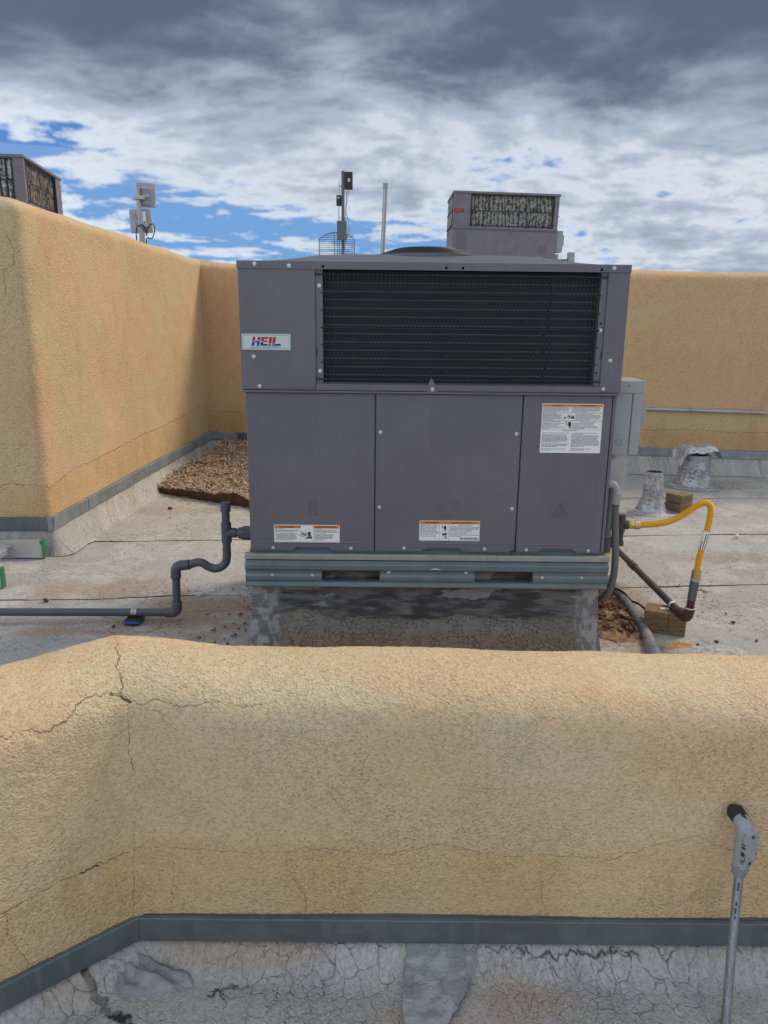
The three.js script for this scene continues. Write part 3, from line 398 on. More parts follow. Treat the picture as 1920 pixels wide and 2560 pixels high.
const printService = print(1024, 830, (x, W, H) => {
  x.fillStyle = paper; x.fillRect(0, 0, W, H); warn(x, 12, 14, 500, 34, 'WARNING'); warn(x, 512, 14, 500, 34, 'AVERTISSEMENT'); x.strokeStyle = INK; x.lineWidth = 2.5; x.strokeRect(12, 48, 490, 100); x.strokeRect(506, 48, 506, 100);
  greek(x, 20, 56, 470, 6, 15, 31); greek(x, 514, 56, 480, 6, 15, 32); x.strokeRect(12, 154, 350, 128); x.strokeRect(362, 154, 200, 128); x.strokeRect(562, 154, 450, 128);
  lines(x, 20, 160, 260, 17, ['FIRE AND EXPLOSION HAZARD']); greek(x, 20, 182, 330, 6, 16, 33); lines(x, 572, 160, 330, 17, ["RISQUE D'INCENDIE ET D'EXPLOSION"]); greek(x, 572, 182, 420, 6, 16, 34);
  x.fillStyle = INK; x.beginPath(); x.moveTo(376, 250); x.lineTo(384, 210); x.lineTo(396, 232); x.lineTo(412, 200); x.lineTo(408, 250); x.fill(); x.fillRect(500, 215, 46, 36); x.fillRect(506, 196, 10, 22); x.fillRect(526, 190, 10, 28); x.fillRect(446, 204, 34, 26); x.strokeStyle = '#b3262a'; x.lineWidth = 9; x.beginPath(); x.arc(464, 218, 32, 0, 7); x.moveTo(442, 196); x.lineTo(486, 240); x.stroke(); x.strokeStyle = INK; x.lineWidth = 2.5;
  x.strokeRect(12, 286, 400, 146); x.strokeRect(412, 286, 108, 146); x.strokeRect(520, 286, 492, 146);
  lines(x, 34, 292, 340, 23, ['ELECTRICAL SHOCK HAZARD']); lines(x, 20, 318, 385, 22, ['WARNING: RISK OF ELECTRIC SHOCK.', 'CAN CAUSE INJURY OR DEATH.', 'DISCONNECT ALL REMOTE', 'ELECTRIC POWER SUPPLIES BEFORE', 'SERVICING.']); lines(x, 640, 292, 320, 23, ["RISQUE D'ÉLECTROCUTION"]); lines(x, 530, 318, 470, 22, ['ATTENTION: RISQUE DE DÉCHARGE', 'ÉLECTRIQUE POUVANT CAUSER DES', 'BLESSURES OU LA MORT. DÉCONNECTER', 'TOUTES LES ALIMENTATIONS ÉLECTRIQUES', "AVANT L'ENTRETIEN"]); hand(x, 475, 300, 115);
  lines(x, 370, 440, 290, 22, ['SERVICE INFORMATION']); x.strokeRect(12, 472, 490, 346); x.strokeRect(508, 472, 504, 346); x.beginPath(); x.moveTo(12, 742); x.lineTo(1012, 742); x.stroke();
  lines(x, 22, 482, 470, 19, ['STORE INSTALLATION, OPERATION AND MAINTENANCE']); greek(x, 22, 520, 460, 7, 20, 35); greek(x, 22, 676, 460, 3, 20, 36); lines(x, 530, 482, 460, 19, ["NOTICE INDIQUE D'INSTALLATION, D'OPÉRATION", 'ET DE MAINTENANCE']); greek(x, 520, 530, 480, 10, 20, 37); lines(x, 22, 752, 420, 19, ['Lighting / Operating instructions can be found', 'back of filter panel.']); greek(x, 520, 754, 360, 2, 20, 38);
});
const printBadge = print(790, 265, (x, W, H) => {
  x.fillStyle = '#b9c8cf'; x.fillRect(0, 0, W, H); x.strokeStyle = '#1d4f86'; x.lineWidth = 7; x.beginPath(); x.moveTo(38, 22); x.arcTo(768, 22, 768, 242, 16); x.arcTo(768, 242, 22, 242, 16); x.arcTo(22, 242, 22, 22, 16); x.arcTo(22, 22, 768, 22, 16); x.closePath(); x.stroke(); x.fillStyle = '#c6d0d0'; x.fill();
  // the slanted block letters as outlines: red above a white wave, blue below
  const sk = (u, v) => [150 + u + (196 - v) * 0.17, v], poly = (q) => { x.moveTo(...sk(...q[0])); q.slice(1).forEach((p) => x.lineTo(...sk(...p))); x.closePath(); };
  const letters = () => { x.beginPath(); const t = 46, b = 196; poly([[0, t], [46, t], [46, 100], [84, 100], [84, t], [130, t], [130, b], [84, b], [84, 138], [46, 138], [46, b], [0, b]]); poly([[142, t], [258, t], [258, 80], [190, 80], [190, 104], [250, 104], [250, 136], [190, 136], [190, 162], [262, 162], [262, b], [142, b]]); poly([[274, t], [322, t], [322, b], [274, b]]); poly([[334, t], [384, t], [384, 158], [480, 158], [480, b], [334, b]]); };
  x.save(); letters(); x.clip(); x.fillStyle = '#a8121e'; x.fillRect(0, 0, W, 265); x.beginPath(); x.moveTo(100, 150); x.bezierCurveTo(230, 70, 330, 130, 420, 160); x.bezierCurveTo(500, 178, 560, 160, 640, 140); x.lineTo(700, 265); x.lineTo(100, 265); x.fillStyle = '#12309e'; x.fill(); x.restore(); x.strokeStyle = '#e8ecec'; x.lineWidth = 7; x.beginPath(); x.moveTo(135, 148); x.bezierCurveTo(230, 70, 330, 130, 420, 160); x.bezierCurveTo(500, 178, 560, 160, 622, 140); x.stroke();
  x.fillStyle = '#1b2430'; x.font = 'italic bold 31px sans-serif'; x.textAlign = 'center'; x.textBaseline = 'middle'; const k = 500 / x.measureText('HEATING & COOLING PRODUCTS').width; x.save(); x.translate(388, 219); x.scale(k, 1); x.fillText('HEATING & COOLING PRODUCTS', 0, 0); x.restore(); x.font = '18px sans-serif'; x.fillText('®', 662, 196);
});
const printHose = print(64, 256, (x, W, H) => { x.fillStyle = '#e6e6e2'; x.fillRect(0, 0, W, H); x.save(); x.translate(W, 0); x.rotate(Math.PI / 2); greek(x, 8, 8, 236, 4, 13, 91); x.restore(); });
// a sticker or plate on a face that looks to +z: a thin box whose front carries the print
function sticker(name, parent, x0, x1, y0, y1, z, tex, o = {}, r = 0.004) {
  const w = x1 - x0, h = y1 - y0, s = new THREE.Shape(); s.moveTo(r, 0); s.lineTo(w - r, 0); s.quadraticCurveTo(w, 0, w, r); s.lineTo(w, h - r); s.quadraticCurveTo(w, h, w - r, h); s.lineTo(r, h); s.quadraticCurveTo(0, h, 0, h - r); s.lineTo(0, r); s.quadraticCurveTo(0, 0, r, 0);
  const g = new THREE.ExtrudeGeometry(s, { depth: o.depth ?? 0.0006, bevelEnabled: false, curveSegments: 4 }); planar(g, 0, 1, w, h); g.translate(x0, y0, z); return mesh(name, g, std({ map: tex, roughness: o.roughness ?? 0.5 }), parent);
}

// ------------------------------------------------------------------ the curb under the unit
{
  const cw = 1.3, chh = 0.30, t = maps(1024, 256, (i, j) => {
    const x = -0.65 + i / 1024 * cw, y = j / 256 * chh, n = fbm(x * 9, y * 9, 4), n3 = fbm(x * 40 + 3, y * 40, 3), g = vn(x * 400, y * 400), edge = 0.128 + (fbm(x * 7 + 2, 4.4, 4) - 0.5) * 0.085 + (n3 - 0.5) * 0.02, tar = sst(-0.006, 0.008, y - edge);
    const side = sst(0.515, 0.545, Math.abs(x + 0.0) + (n - 0.5) * 0.05 + (x > 0 ? -0.012 : 0.012));
    const str = fbm(x * 16, y * 70, 4, 0.6); let tc = mix3([0.048, 0.047, 0.05], [0.155, 0.153, 0.155], sst(0.40, 0.68, str * 0.55 + n * 0.45)); tc = mix3(tc, [0.30, 0.30, 0.31], 0.7 * sst(0.60, 0.68, fbm(x * 11 + 31, y * 34 + 2, 4)));
    const wx = x + (n - 0.5) * 0.05, wy = y + (fbm(x * 9 + 5, y * 9 + 8, 4) - 0.5) * 0.05, e = cells(wx, wy, 62)[0], e2 = cells(wx + 4, wy + 9, 110)[0], cr = Math.max(sst(0.13, 0.03, e) * sst(0.36, 0.5, n3), 0.6 * sst(0.12, 0.03, e2) * sst(0.4, 0.6, n));
    let lc = mix3([0.22, 0.21, 0.185], [0.25, 0.175, 0.105], 0.6 * sst(0.085, 0.045, y + (n - 0.5) * 0.06) * sst(0.0, 0.03, y)); lc = lc.map((v) => v * (0.75 + 0.5 * g) * (1 - 0.55 * cr));
    const sc = mix3([0.17, 0.17, 0.175], [0.33, 0.33, 0.335], sst(0.42, 0.62, fbm(x * 55 + 9, y * 40, 4))); let c = mix3(lc, tc, tar); c = mix3(c, sc, side * 0.92);
    return [c[0], c[1], c[2], mix(0.35 - 0.3 * cr + 0.15 * g, 0.45 + 0.45 * str, Math.max(tar, side))];
  });
  const curb = thing('roof_curb', 'tar-smeared cracked curb box under the large grey unit', 'curb');
  const mat = std({ ...t, bumpScale: 0.008, roughness: 0.85 });
  const face = grid(220, 50, (u, v) => { const y = v * 0.262, k = 1 - v, hw = 0.606 + 0.022 * k * k, x = -hw + 2 * hw * u, ed = 0.128 + (fbm(x * 7 + 2, 4.4, 4) - 0.5) * 0.085, z = -0.034 + 0.035 * k * k + 0.007 * sst(-0.01, 0.012, y - ed) + (fbm(x * 15, y * 30, 3) - 0.5) * 0.010 + 0.012 * sst(0.52, 0.56, Math.abs(x)); return [x, y - 0.004, z, (x + 0.65) / cw, y / chh]; });
  mesh('front_face', face, mat, curb);
  for (const s of [-1, 1]) mesh('side_face', grid(50, 30, (u, v) => { const y = v * 0.262, k = 1 - v, z0 = -0.022 + 0.035 * k * k, z = z0 - u * 0.80; return [s * (0.606 + 0.022 * k * k + (fbm(z * 12, y * 25, 3) - 0.5) * 0.010 * (u > 0.03 ? 1 : 0)), y - 0.004, z, (z + 0.8) / cw, y / chh]; }), mat, curb);
  mesh('core', box(-0.59, 0.59, 0, 0.255, -0.80, -0.05), M.bitumen, curb);
  mesh('curb_head', grid(160, 10, (u, v) => { const x = -0.585 + u * 1.17, y = 0.25 + v * 0.095; return [x, y, -0.030 - 0.02 * v + (fbm(x * 14, y * 40, 4) - 0.5) * 0.030, (x + 0.65) / cw, (y - 0.06) / chh]; }), mat, curb);
  mesh('rear_face', box(-0.60, 0.60, 0, 0.256, -0.825, -0.802), M.bitumen, curb);
}

// ------------------------------------------------------------------ the large unit
const screwGeo = (() => { const a = new THREE.CylinderGeometry(0.0062, 0.0066, 0.0016, 18), b = new THREE.CylinderGeometry(0.0037, 0.0040, 0.0044, 6); a.translate(0, 0.0008, 0); b.translate(0, 0.0034, 0); const c = new THREE.CylinderGeometry(0.0016, 0.0036, 0.0008, 6); c.translate(0, 0.0059, 0); const g = merged([a, b, c]); g.rotateX(Math.PI / 2); return g; })();
function screwAt(parent, x, y, z, mat = M.screw) { const m = mesh('screw', screwGeo, mat, parent); m.position.set(x, y, z); m.rotation.z = x * 37 + y * 19; return m; }
const BY = 0.37;                                      // cabinet floor above the roof
function outline(pts, depth, bevel = 0.0015) { const s = new THREE.Shape(); pts.forEach(([x, y], i) => (i ? s.lineTo(x, y) : s.moveTo(x, y))); const g = new THREE.ExtrudeGeometry(s, { depth: depth - bevel, bevelEnabled: true, bevelThickness: bevel, bevelSize: bevel, bevelOffset: -bevel, bevelSegments: 2 }); return planar(g, 0, 1, 0.6, 0.6); }
function rodLine(pts, r, closed) { const P = pts.map(([x, y]) => V(x, y, 0)); if (closed) P.push(P[0].clone()); return sweep(bendLine(P, 0.006, 0.004), r, 8); }
function icon(panel, list, z) { mesh('embossed_symbol', merged(list.map((l) => { const g = rodLine(l, 0.0032); g.scale(1, 1, 1.0); g.translate(0, -BY, z); return g; })), M.paint, panel); }
{
  const U = thing('rooftop_unit', 'large dark grey rooftop heating and cooling unit with a black coil grille and warning stickers', 'rooftop unit', [0, BY, 0]);
  const Y = (y) => y - BY, P = M.paint;
  const cab = merged([box(-0.604, 0.604, 0.004, Y(0.915), -0.815, -0.014), box(-0.612, -0.380, Y(0.915), Y(1.300), -0.815, -0.008), box(-0.380, -0.352, Y(0.915), Y(1.300), -0.815, -0.035), box(0.529, 0.546, Y(0.915), Y(1.300), -0.815, -0.035), box(0.546, 0.613, Y(0.915), Y(1.300), -0.815, -0.008), box(-0.352, 0.529, Y(0.915), Y(0.945), -0.815, -0.012), box(-0.352, 0.529, Y(0.945), Y(1.300), -0.815, -0.790)]);
  mesh('cabinet', planar(cab, 0, 1, 0.6, 0.6), P, U);
  mesh('base_pan', box(-0.606, 0.606, -0.006, 0.003, -0.815, -0.012), M.rail, U);
  // lid: flange with folded edge, and a domed top with the fan guard
  const plate = (x0, x1, y0, y1, holes, depth, slotsAt = []) => { const q = new THREE.Shape(); q.moveTo(x0, y0); q.lineTo(x1, y0); q.lineTo(x1, y1); q.lineTo(x0, y1); q.closePath(); for (const [hx, hy, r] of holes) { const p = new THREE.Path(); p.absarc(hx, hy, r, 0, Math.PI * 2, true); q.holes.push(p); } for (const [a, b, c, d] of slotsAt) { const p = new THREE.Path(); p.moveTo(a, c); p.lineTo(a, d); p.lineTo(b, d); p.lineTo(b, c); p.closePath(); q.holes.push(p); } return planar(new THREE.ExtrudeGeometry(q, { depth, bevelEnabled: false, curveSegments: 8 }), 0, 1, 0.6, 0.6); };
  const front = plate(-0.618, 0.617, Y(1.296), Y(1.3195), [[-0.348, Y(1.304), 0.0043], [0.037, Y(1.304), 0.0043], [0.089, Y(1.304), 0.0043], [0.524, Y(1.304), 0.0043]], 0.002); front.translate(0, 0, 0.005);
  const lid = mesh('lid', merged([front, box(-0.618, -0.616, Y(1.296), Y(1.3195), -0.826, 0.005), box(0.615, 0.617, Y(1.296), Y(1.3195), -0.826, 0.005), box(-0.616, 0.615, Y(1.296), Y(1.3195), -0.828, -0.826)]), P, U);
  const domeAt = (x, z) => { const ex = Math.max(0, Math.min(0.617 - Math.abs(x), 0.4165 - Math.abs(z + 0.41))); return Y(1.3195 + 0.043 * sst(0.0, 0.30, ex) * (1 - 0.35 * sst(0.25, 0.6, Math.abs(x)))); };
  mesh('lid_dome', grid(120, 84, (u, v) => { const x = -0.617 + u * 1.234, z = 0.0065 - v * 0.833; return [x, domeAt(x, z), z, x / 0.6, z / 0.6]; }, (u, v) => Math.hypot(-0.617 + u * 1.234, 0.0065 - v * 0.833 + 0.41) > 0.216), P, lid);
  const guard = new THREE.Group(); guard.name = 'fan_guard'; U.add(guard);
  const prof = (r) => Y(1.360 + 0.030 * sst(0.215, 0.085, r));
  for (let k = 0; k < 15; k++) { const r = 0.06 + k * 0.0112, g = new THREE.TorusGeometry(r, 0.0022, 6, 48); g.rotateX(Math.PI / 2); g.translate(0, prof(r) + 0.002, -0.41); mesh('ring_wire', g, M.black, guard); }
  for (let k = 0; k < 12; k++) { const a = k / 12 * Math.PI * 2, p = []; for (let i = 0; i <= 8; i++) { const r = 0.05 + i * 0.0205; p.push(V(Math.cos(a) * r, prof(r) - 0.002, -0.41 + Math.sin(a) * r)); } mesh('spoke_wire', sweep(p, 0.0028, 6), M.black, guard); }
  const hub = new THREE.CylinderGeometry(0.056, 0.056, 0.006, 28); hub.translate(0, prof(0.05) + 0.001, -0.41); mesh('hub_plate', hub, M.black, guard);
  { const sh = new THREE.CylinderGeometry(0.221, 0.221, 0.09, 40, 1, true); sh.translate(0, Y(1.318), -0.41); mesh('fan_shroud', sh, P, U); mesh('fan_motor', cyl([0, Y(1.20), -0.41], [0, Y(1.33), -0.41], 0.062, 0.062, 24), M.blackPlastic, U); for (let k = 0; k < 4; k++) mesh('fan_blade', grid(8, 10, (u, v) => { const a = k * Math.PI / 2 + (u - 0.5) * 0.95 + v * 0.25, r = 0.055 + v * 0.152; return [Math.cos(a) * r, Y(1.285) + (u - 0.5) * 0.05, -0.41 + Math.sin(a) * r]; }), M.galv, U); }
  // upper section
  mesh('corner_panel', outline([[-0.615, Y(0.921)], [-0.374, Y(0.921)], [-0.374, Y(1.2965)], [-0.615, Y(1.2965)]], 0.006), P, U).position.z = -0.002;
  mesh('corner_post', outline([[0.548, Y(0.921)], [0.616, Y(0.921)], [0.616, Y(1.2965)], [0.548, Y(1.2965)]], 0.006), P, U).position.z = -0.002;
  { const l = plate(-0.3735, -0.3505, Y(0.940), Y(1.2955), [], 0.003, [[-0.3725, -0.3695, Y(1.028), Y(1.054)]]); l.translate(0, 0, -0.0055); mesh('coil_bracket', l, P, U); const r = plate(0.5275, 0.5475, Y(0.940), Y(1.2955), [[0.5365, Y(1.140), 0.004], [0.534, Y(0.984), 0.004]], 0.003, [[0.5435, 0.5470, Y(1.028), Y(1.054)]]); r.translate(0, 0, -0.0055); mesh('coil_bracket', r, P, U); }
  mesh('sill', planar(merged([box(-0.3735, 0.5505, Y(0.9205), Y(0.9415), -0.006, 0.012, 0.003)]), 0, 1, 0.6, 0.6), M.paint, U);
  mesh('waist_flange', planar(merged([box(-0.615, 0.613, Y(0.9125), Y(0.9195), -0.006, 0.0145, 0.0025)]), 0, 1, 0.6, 0.6), M.paint, U);
  // coil behind the guard
  const coil = mesh('coil', planar(merged([box(-0.352, 0.529, Y(0.943), Y(1.2955), -0.058, -0.046)]), 0, 1, 0.6, 0.6), M.coil, U);
  for (let k = 0; k < 13; k++) { const y = Y(1.285 - k * 0.0265), R = rng(300 + k), xe = 0.36 + 0.02 * R(); mesh('coil_row', planar(merged([cyl([-0.351, y, -0.044], [xe, y, -0.044], 0.0036, 0.0036, 10)]), 0, 1, 0.6, 0.1), M.tube, coil); mesh('coil_row', planar(merged([cyl([xe + 0.008, y, -0.047], [0.528, y, -0.047], 0.0038, 0.0038, 8)]), 0, 1, 0.6, 0.1), M.tube, coil); }
  // guard of crossing wires
  const cg = new THREE.Group(); cg.name = 'coil_guard'; U.add(cg);
  for (let k = 0; k < 69; k++) { const x = -0.341 + k * 0.01257, R = rng(k + 900), b = (R() - 0.5) * 0.003; mesh('wire', sweep([V(x, Y(0.947), -0.004), V(x + b, Y(1.07), -0.0035), V(x + b * 0.6, Y(1.19), -0.0035), V(x, Y(1.289), -0.004)], 0.00165, 6, false), M.black, cg); }
  [1.281, 1.226, 1.172, 1.1185, 1.0645, 1.0105, 0.9565].forEach((y, k) => mesh('wire', sweep([V(-0.357, Y(y), -0.0008), V(0.09, Y(y - 0.001), 0.0005), V(0.533, Y(y), -0.0008)], k === 3 ? 0.0026 : (k === 0 || k === 6) ? 0.0024 : 0.0014, 6), M.black, cg));
  for (const y of [1.281, 0.9565]) { mesh('wire_clip', outline([[-0.374, Y(y) - 0.004], [-0.353, Y(y) - 0.0022], [-0.353, Y(y) + 0.0022], [-0.374, Y(y) + 0.004]], 0.004, 0.0008), M.black, cg).position.z = -0.0022; mesh('wire_clip', outline([[0.531, Y(y) - 0.0022], [0.549, Y(y) - 0.0045], [0.549, Y(y) + 0.0045], [0.531, Y(y) + 0.0022]], 0.004, 0.0008), M.black, cg).position.z = -0.0022; }
  // lower panels with shaped feet and embossed symbols
  const foot = (x0, x1, a, b, c, d) => [[x0, Y(0.911)], [x0, Y(0.3745)], [a, Y(0.3735)], [b, Y(0.386)], [c, Y(0.386)], [d, Y(0.3735)], [x1, Y(0.3725)], [x1, Y(0.911)]];
  const pa = mesh('access_panel', outline(foot(-0.6045, -0.1825, -0.462, -0.445, -0.346, -0.325), 0.012, 0.0025), P, U); pa.position.z = -0.012;
  const pb = mesh('access_panel', outline(foot(-0.1785, 0.3005, -0.022, 0.001, 0.102, 0.129), 0.012, 0.0025), P, U); pb.position.z = -0.012;
  const pc = mesh('access_panel', outline(foot(0.3045, 0.5945, 0.379, 0.398, 0.494, 0.517), 0.012, 0.0025), P, U); pc.position.z = -0.012;
  mesh('edge_channel', outline([[0.5975, Y(0.3735)], [0.6085, Y(0.3735)], [0.6085, Y(0.911)], [0.5975, Y(0.911)]], 0.010, 0.002), P, U).position.z = -0.012;
  const zf = 0.0118;
  for (const [p, a, b] of [[pa, -0.579, -0.211], [pb, -0.156, 0.274], [pc, 0.325, 0.567]]) { const g = rodLine([[a, 0], [b, 0]], 0.003); g.scale(1, 1, 0.45); g.translate(0, Y(0.4025), zf); mesh('pressed_rib', g, M.paint, p); }
  { const g = rodLine([[0, 0.41], [0, 0.70]], 0.003); g.scale(1, 1, 0.4); g.translate(0.566, -BY, zf); mesh('pressed_rib', g, P, pc); }
  icon(pa, [[[-0.408, 0.5045], [-0.376, 0.5045]], [[-0.4015, 0.5045], [-0.4015, 0.550], [-0.396, 0.554], [-0.387, 0.554], [-0.3825, 0.550], [-0.3825, 0.5045]], [[-0.3825, 0.5385], [-0.3775, 0.5385]]], zf);
  { const q = []; for (let i = 0; i <= 20; i++) { const a = 0.15 + i / 20 * 4.85 + Math.PI * 0.38; q.push([0.0635 + 0.0255 * Math.cos(a), 0.5285 + 0.0255 * Math.sin(a)]); } icon(pb, [q.slice(2), [[0.0735, 0.5525], [0.098, 0.5545], [0.0985, 0.5375], [0.088, 0.5365], [0.0885, 0.525]]], zf); }
  icon(pc, [[[0.445, 0.555], [0.4725, 0.5035], [0.418, 0.5035], [0.4445, 0.5545]], [[0.447, 0.545], [0.441, 0.532], [0.448, 0.530], [0.443, 0.516], [0.447, 0.512], [0.441, 0.511]]], zf);
  sticker('warning_label', U, -0.523, -0.299, Y(0.4035), Y(0.4655), 0.0003, printFire); sticker('warning_label', U, -0.0285, 0.178, Y(0.4135), Y(0.4845), 0.0003, printShock); sticker('warning_label', U, 0.3655, 0.566, Y(0.722), Y(0.885), 0.0003, printService, {}, 0.002);
  const badge = mesh('badge_plate', new RoundedBoxGeometry(0.158, 0.053, 0.0042, 2, 0.002), M.galv, U); badge.position.set(-0.531, Y(1.072), 0.0058); sticker('badge_print', badge, -0.0765, 0.0765, -0.0242, 0.0242, 0.0021, printBadge, { roughness: 0.35 }, 0.003);
  // screws
  for (const [x, y] of [[-0.561, 1.310], [-0.454, 1.3055], [0.562, 1.309]]) screwAt(U, x, Y(y), 0.007);
  for (const [x, y] of [[-0.573, 1.026], [-0.557, 0.932], [0.574, 1.025]]) screwAt(U, x, Y(y), 0.004);
  for (const [x, y] of [[-0.361, 1.247], [-0.3605, 0.982], [0.5365, 1.119]]) screwAt(U, x, Y(y), -0.0025);
  screwAt(U, 0.5585, Y(0.9335), 0.0042);
  for (const [x, y] of [[-0.164, 0.785], [-0.165, 0.530], [-0.527, 0.3835], [-0.261, 0.3835], [-0.079, 0.386], [0.286, 0.784], [0.284, 0.529], [0.197, 0.3855], [0.341, 0.3835], [0.554, 0.382]]) screwAt(U, x, Y(y), 0.0);
  const clip = mesh('retaining_clip', outline([[-0.018, Y(0.917)], [0.023, Y(0.919)], [0.018, Y(0.930)], [0.001, Y(0.962)], [-0.004, Y(0.963)], [-0.014, Y(0.930)]], 0.003, 0.001), M.paint, U); clip.position.z = 0.0125; screwAt(U, 0.003, Y(0.929), 0.0155);
  // cable nub where two panels meet
  mesh('cable_tail', sweep(spline([[0.301, Y(0.395), 0.002], [0.302, Y(0.386), 0.006], [0.296, Y(0.380), 0.006], [0.284, Y(0.377), 0.004]], 14), 0.0022, 6), M.black, U);
  // base rail: pressed steel channel with two fork pockets
  const R0 = Y(0.241), R1 = Y(0.3455), zr = (y) => { const t = (y - R0) / (R1 - R0); return 0.010 + 0.007 * (sst(0.0, 0.07, t) - sst(0.12, 0.20, t)) + 0.009 * (sst(0.22, 0.32, t) - sst(0.40, 0.52, t)) * 0.5 + 0.009 * (sst(0.60, 0.68, t) - sst(0.84, 0.92, t)) - 0.012 * sst(0.06, 0.0, t) - 0.010 * sst(0.95, 1.0, t); };
  const slots = [[-0.361, -0.160, 0.2675, 0.309], [0.1655, 0.3665, 0.2675, 0.309]], inSlot = (x, y) => slots.some(([a, b, c, d]) => { const yy = y + BY; if (x < a || x > b || yy < c || yy > d) return false; const q = 0.012, ex = Math.min(x - a, b - x), ey = yy - c; return !(ex < q && ey < q && Math.hypot(q - ex, q - ey) > q); });
  const rail = mesh('base_rail', grid(416, 42, (u, v) => { const x = -0.623 + u * 1.248, y = R0 + (R1 - R0) * v; return [x, y, zr(y), x / 0.6, y / 0.6]; }, (u, v) => !inSlot(-0.623 + u * 1.248, R0 + (R1 - R0) * v)), M.rail, U);
  for (const s of [-1, 1]) mesh('rail_end', grid(8, 42, (u, v) => { const y = R0 + (R1 - R0) * v; return [0.001 + s * 0.624, y, zr(y) * (1 - u) - 0.80 * u, u, y / 0.6]; }), M.rail, rail);
  for (const [a, b, c, d] of slots) mesh('pocket_rim', merged([box(a, b, Y(d), Y(d) + 0.002, -0.02, 0.012), box(a, b, Y(c) - 0.002, Y(c), -0.02, 0.009), box(a - 0.002, a, Y(c), Y(d), -0.02, 0.010), box(b, b + 0.002, Y(c), Y(d), -0.02, 0.010)]), M.rail, rail);
  mesh('rail_lip', planar(merged([box(-0.624, 0.626, Y(0.3455), Y(0.3655), -0.01, 0.016, 0.003)]), 0, 1, 0.6, 0.6), M.railLip, U);
  mesh('rail_floor', box(-0.61, 0.61, Y(0.3545), Y(0.362), -0.80, -0.012), M.galv, U);
  for (const [x, y] of [[-0.530, 0.289], [-0.393, 0.289], [-0.130, 0.302], [0.136, 0.303], [0.399, 0.288], [0.535, 0.288]]) screwAt(rail, x, Y(y), zr(Y(y)));
  { const g = grid(14, 3, (u, v) => [0.012 + u * 0.036, Y(0.3155) + v * 0.004 * Math.sin(Math.PI * clamp(u, 0.1, 0.9)) + (vn(u * 9, 2) - 0.5) * 0.003, zr(Y(0.3155)) + 0.0012]); mesh('paint_scrape', g, M.white, rail); }
}

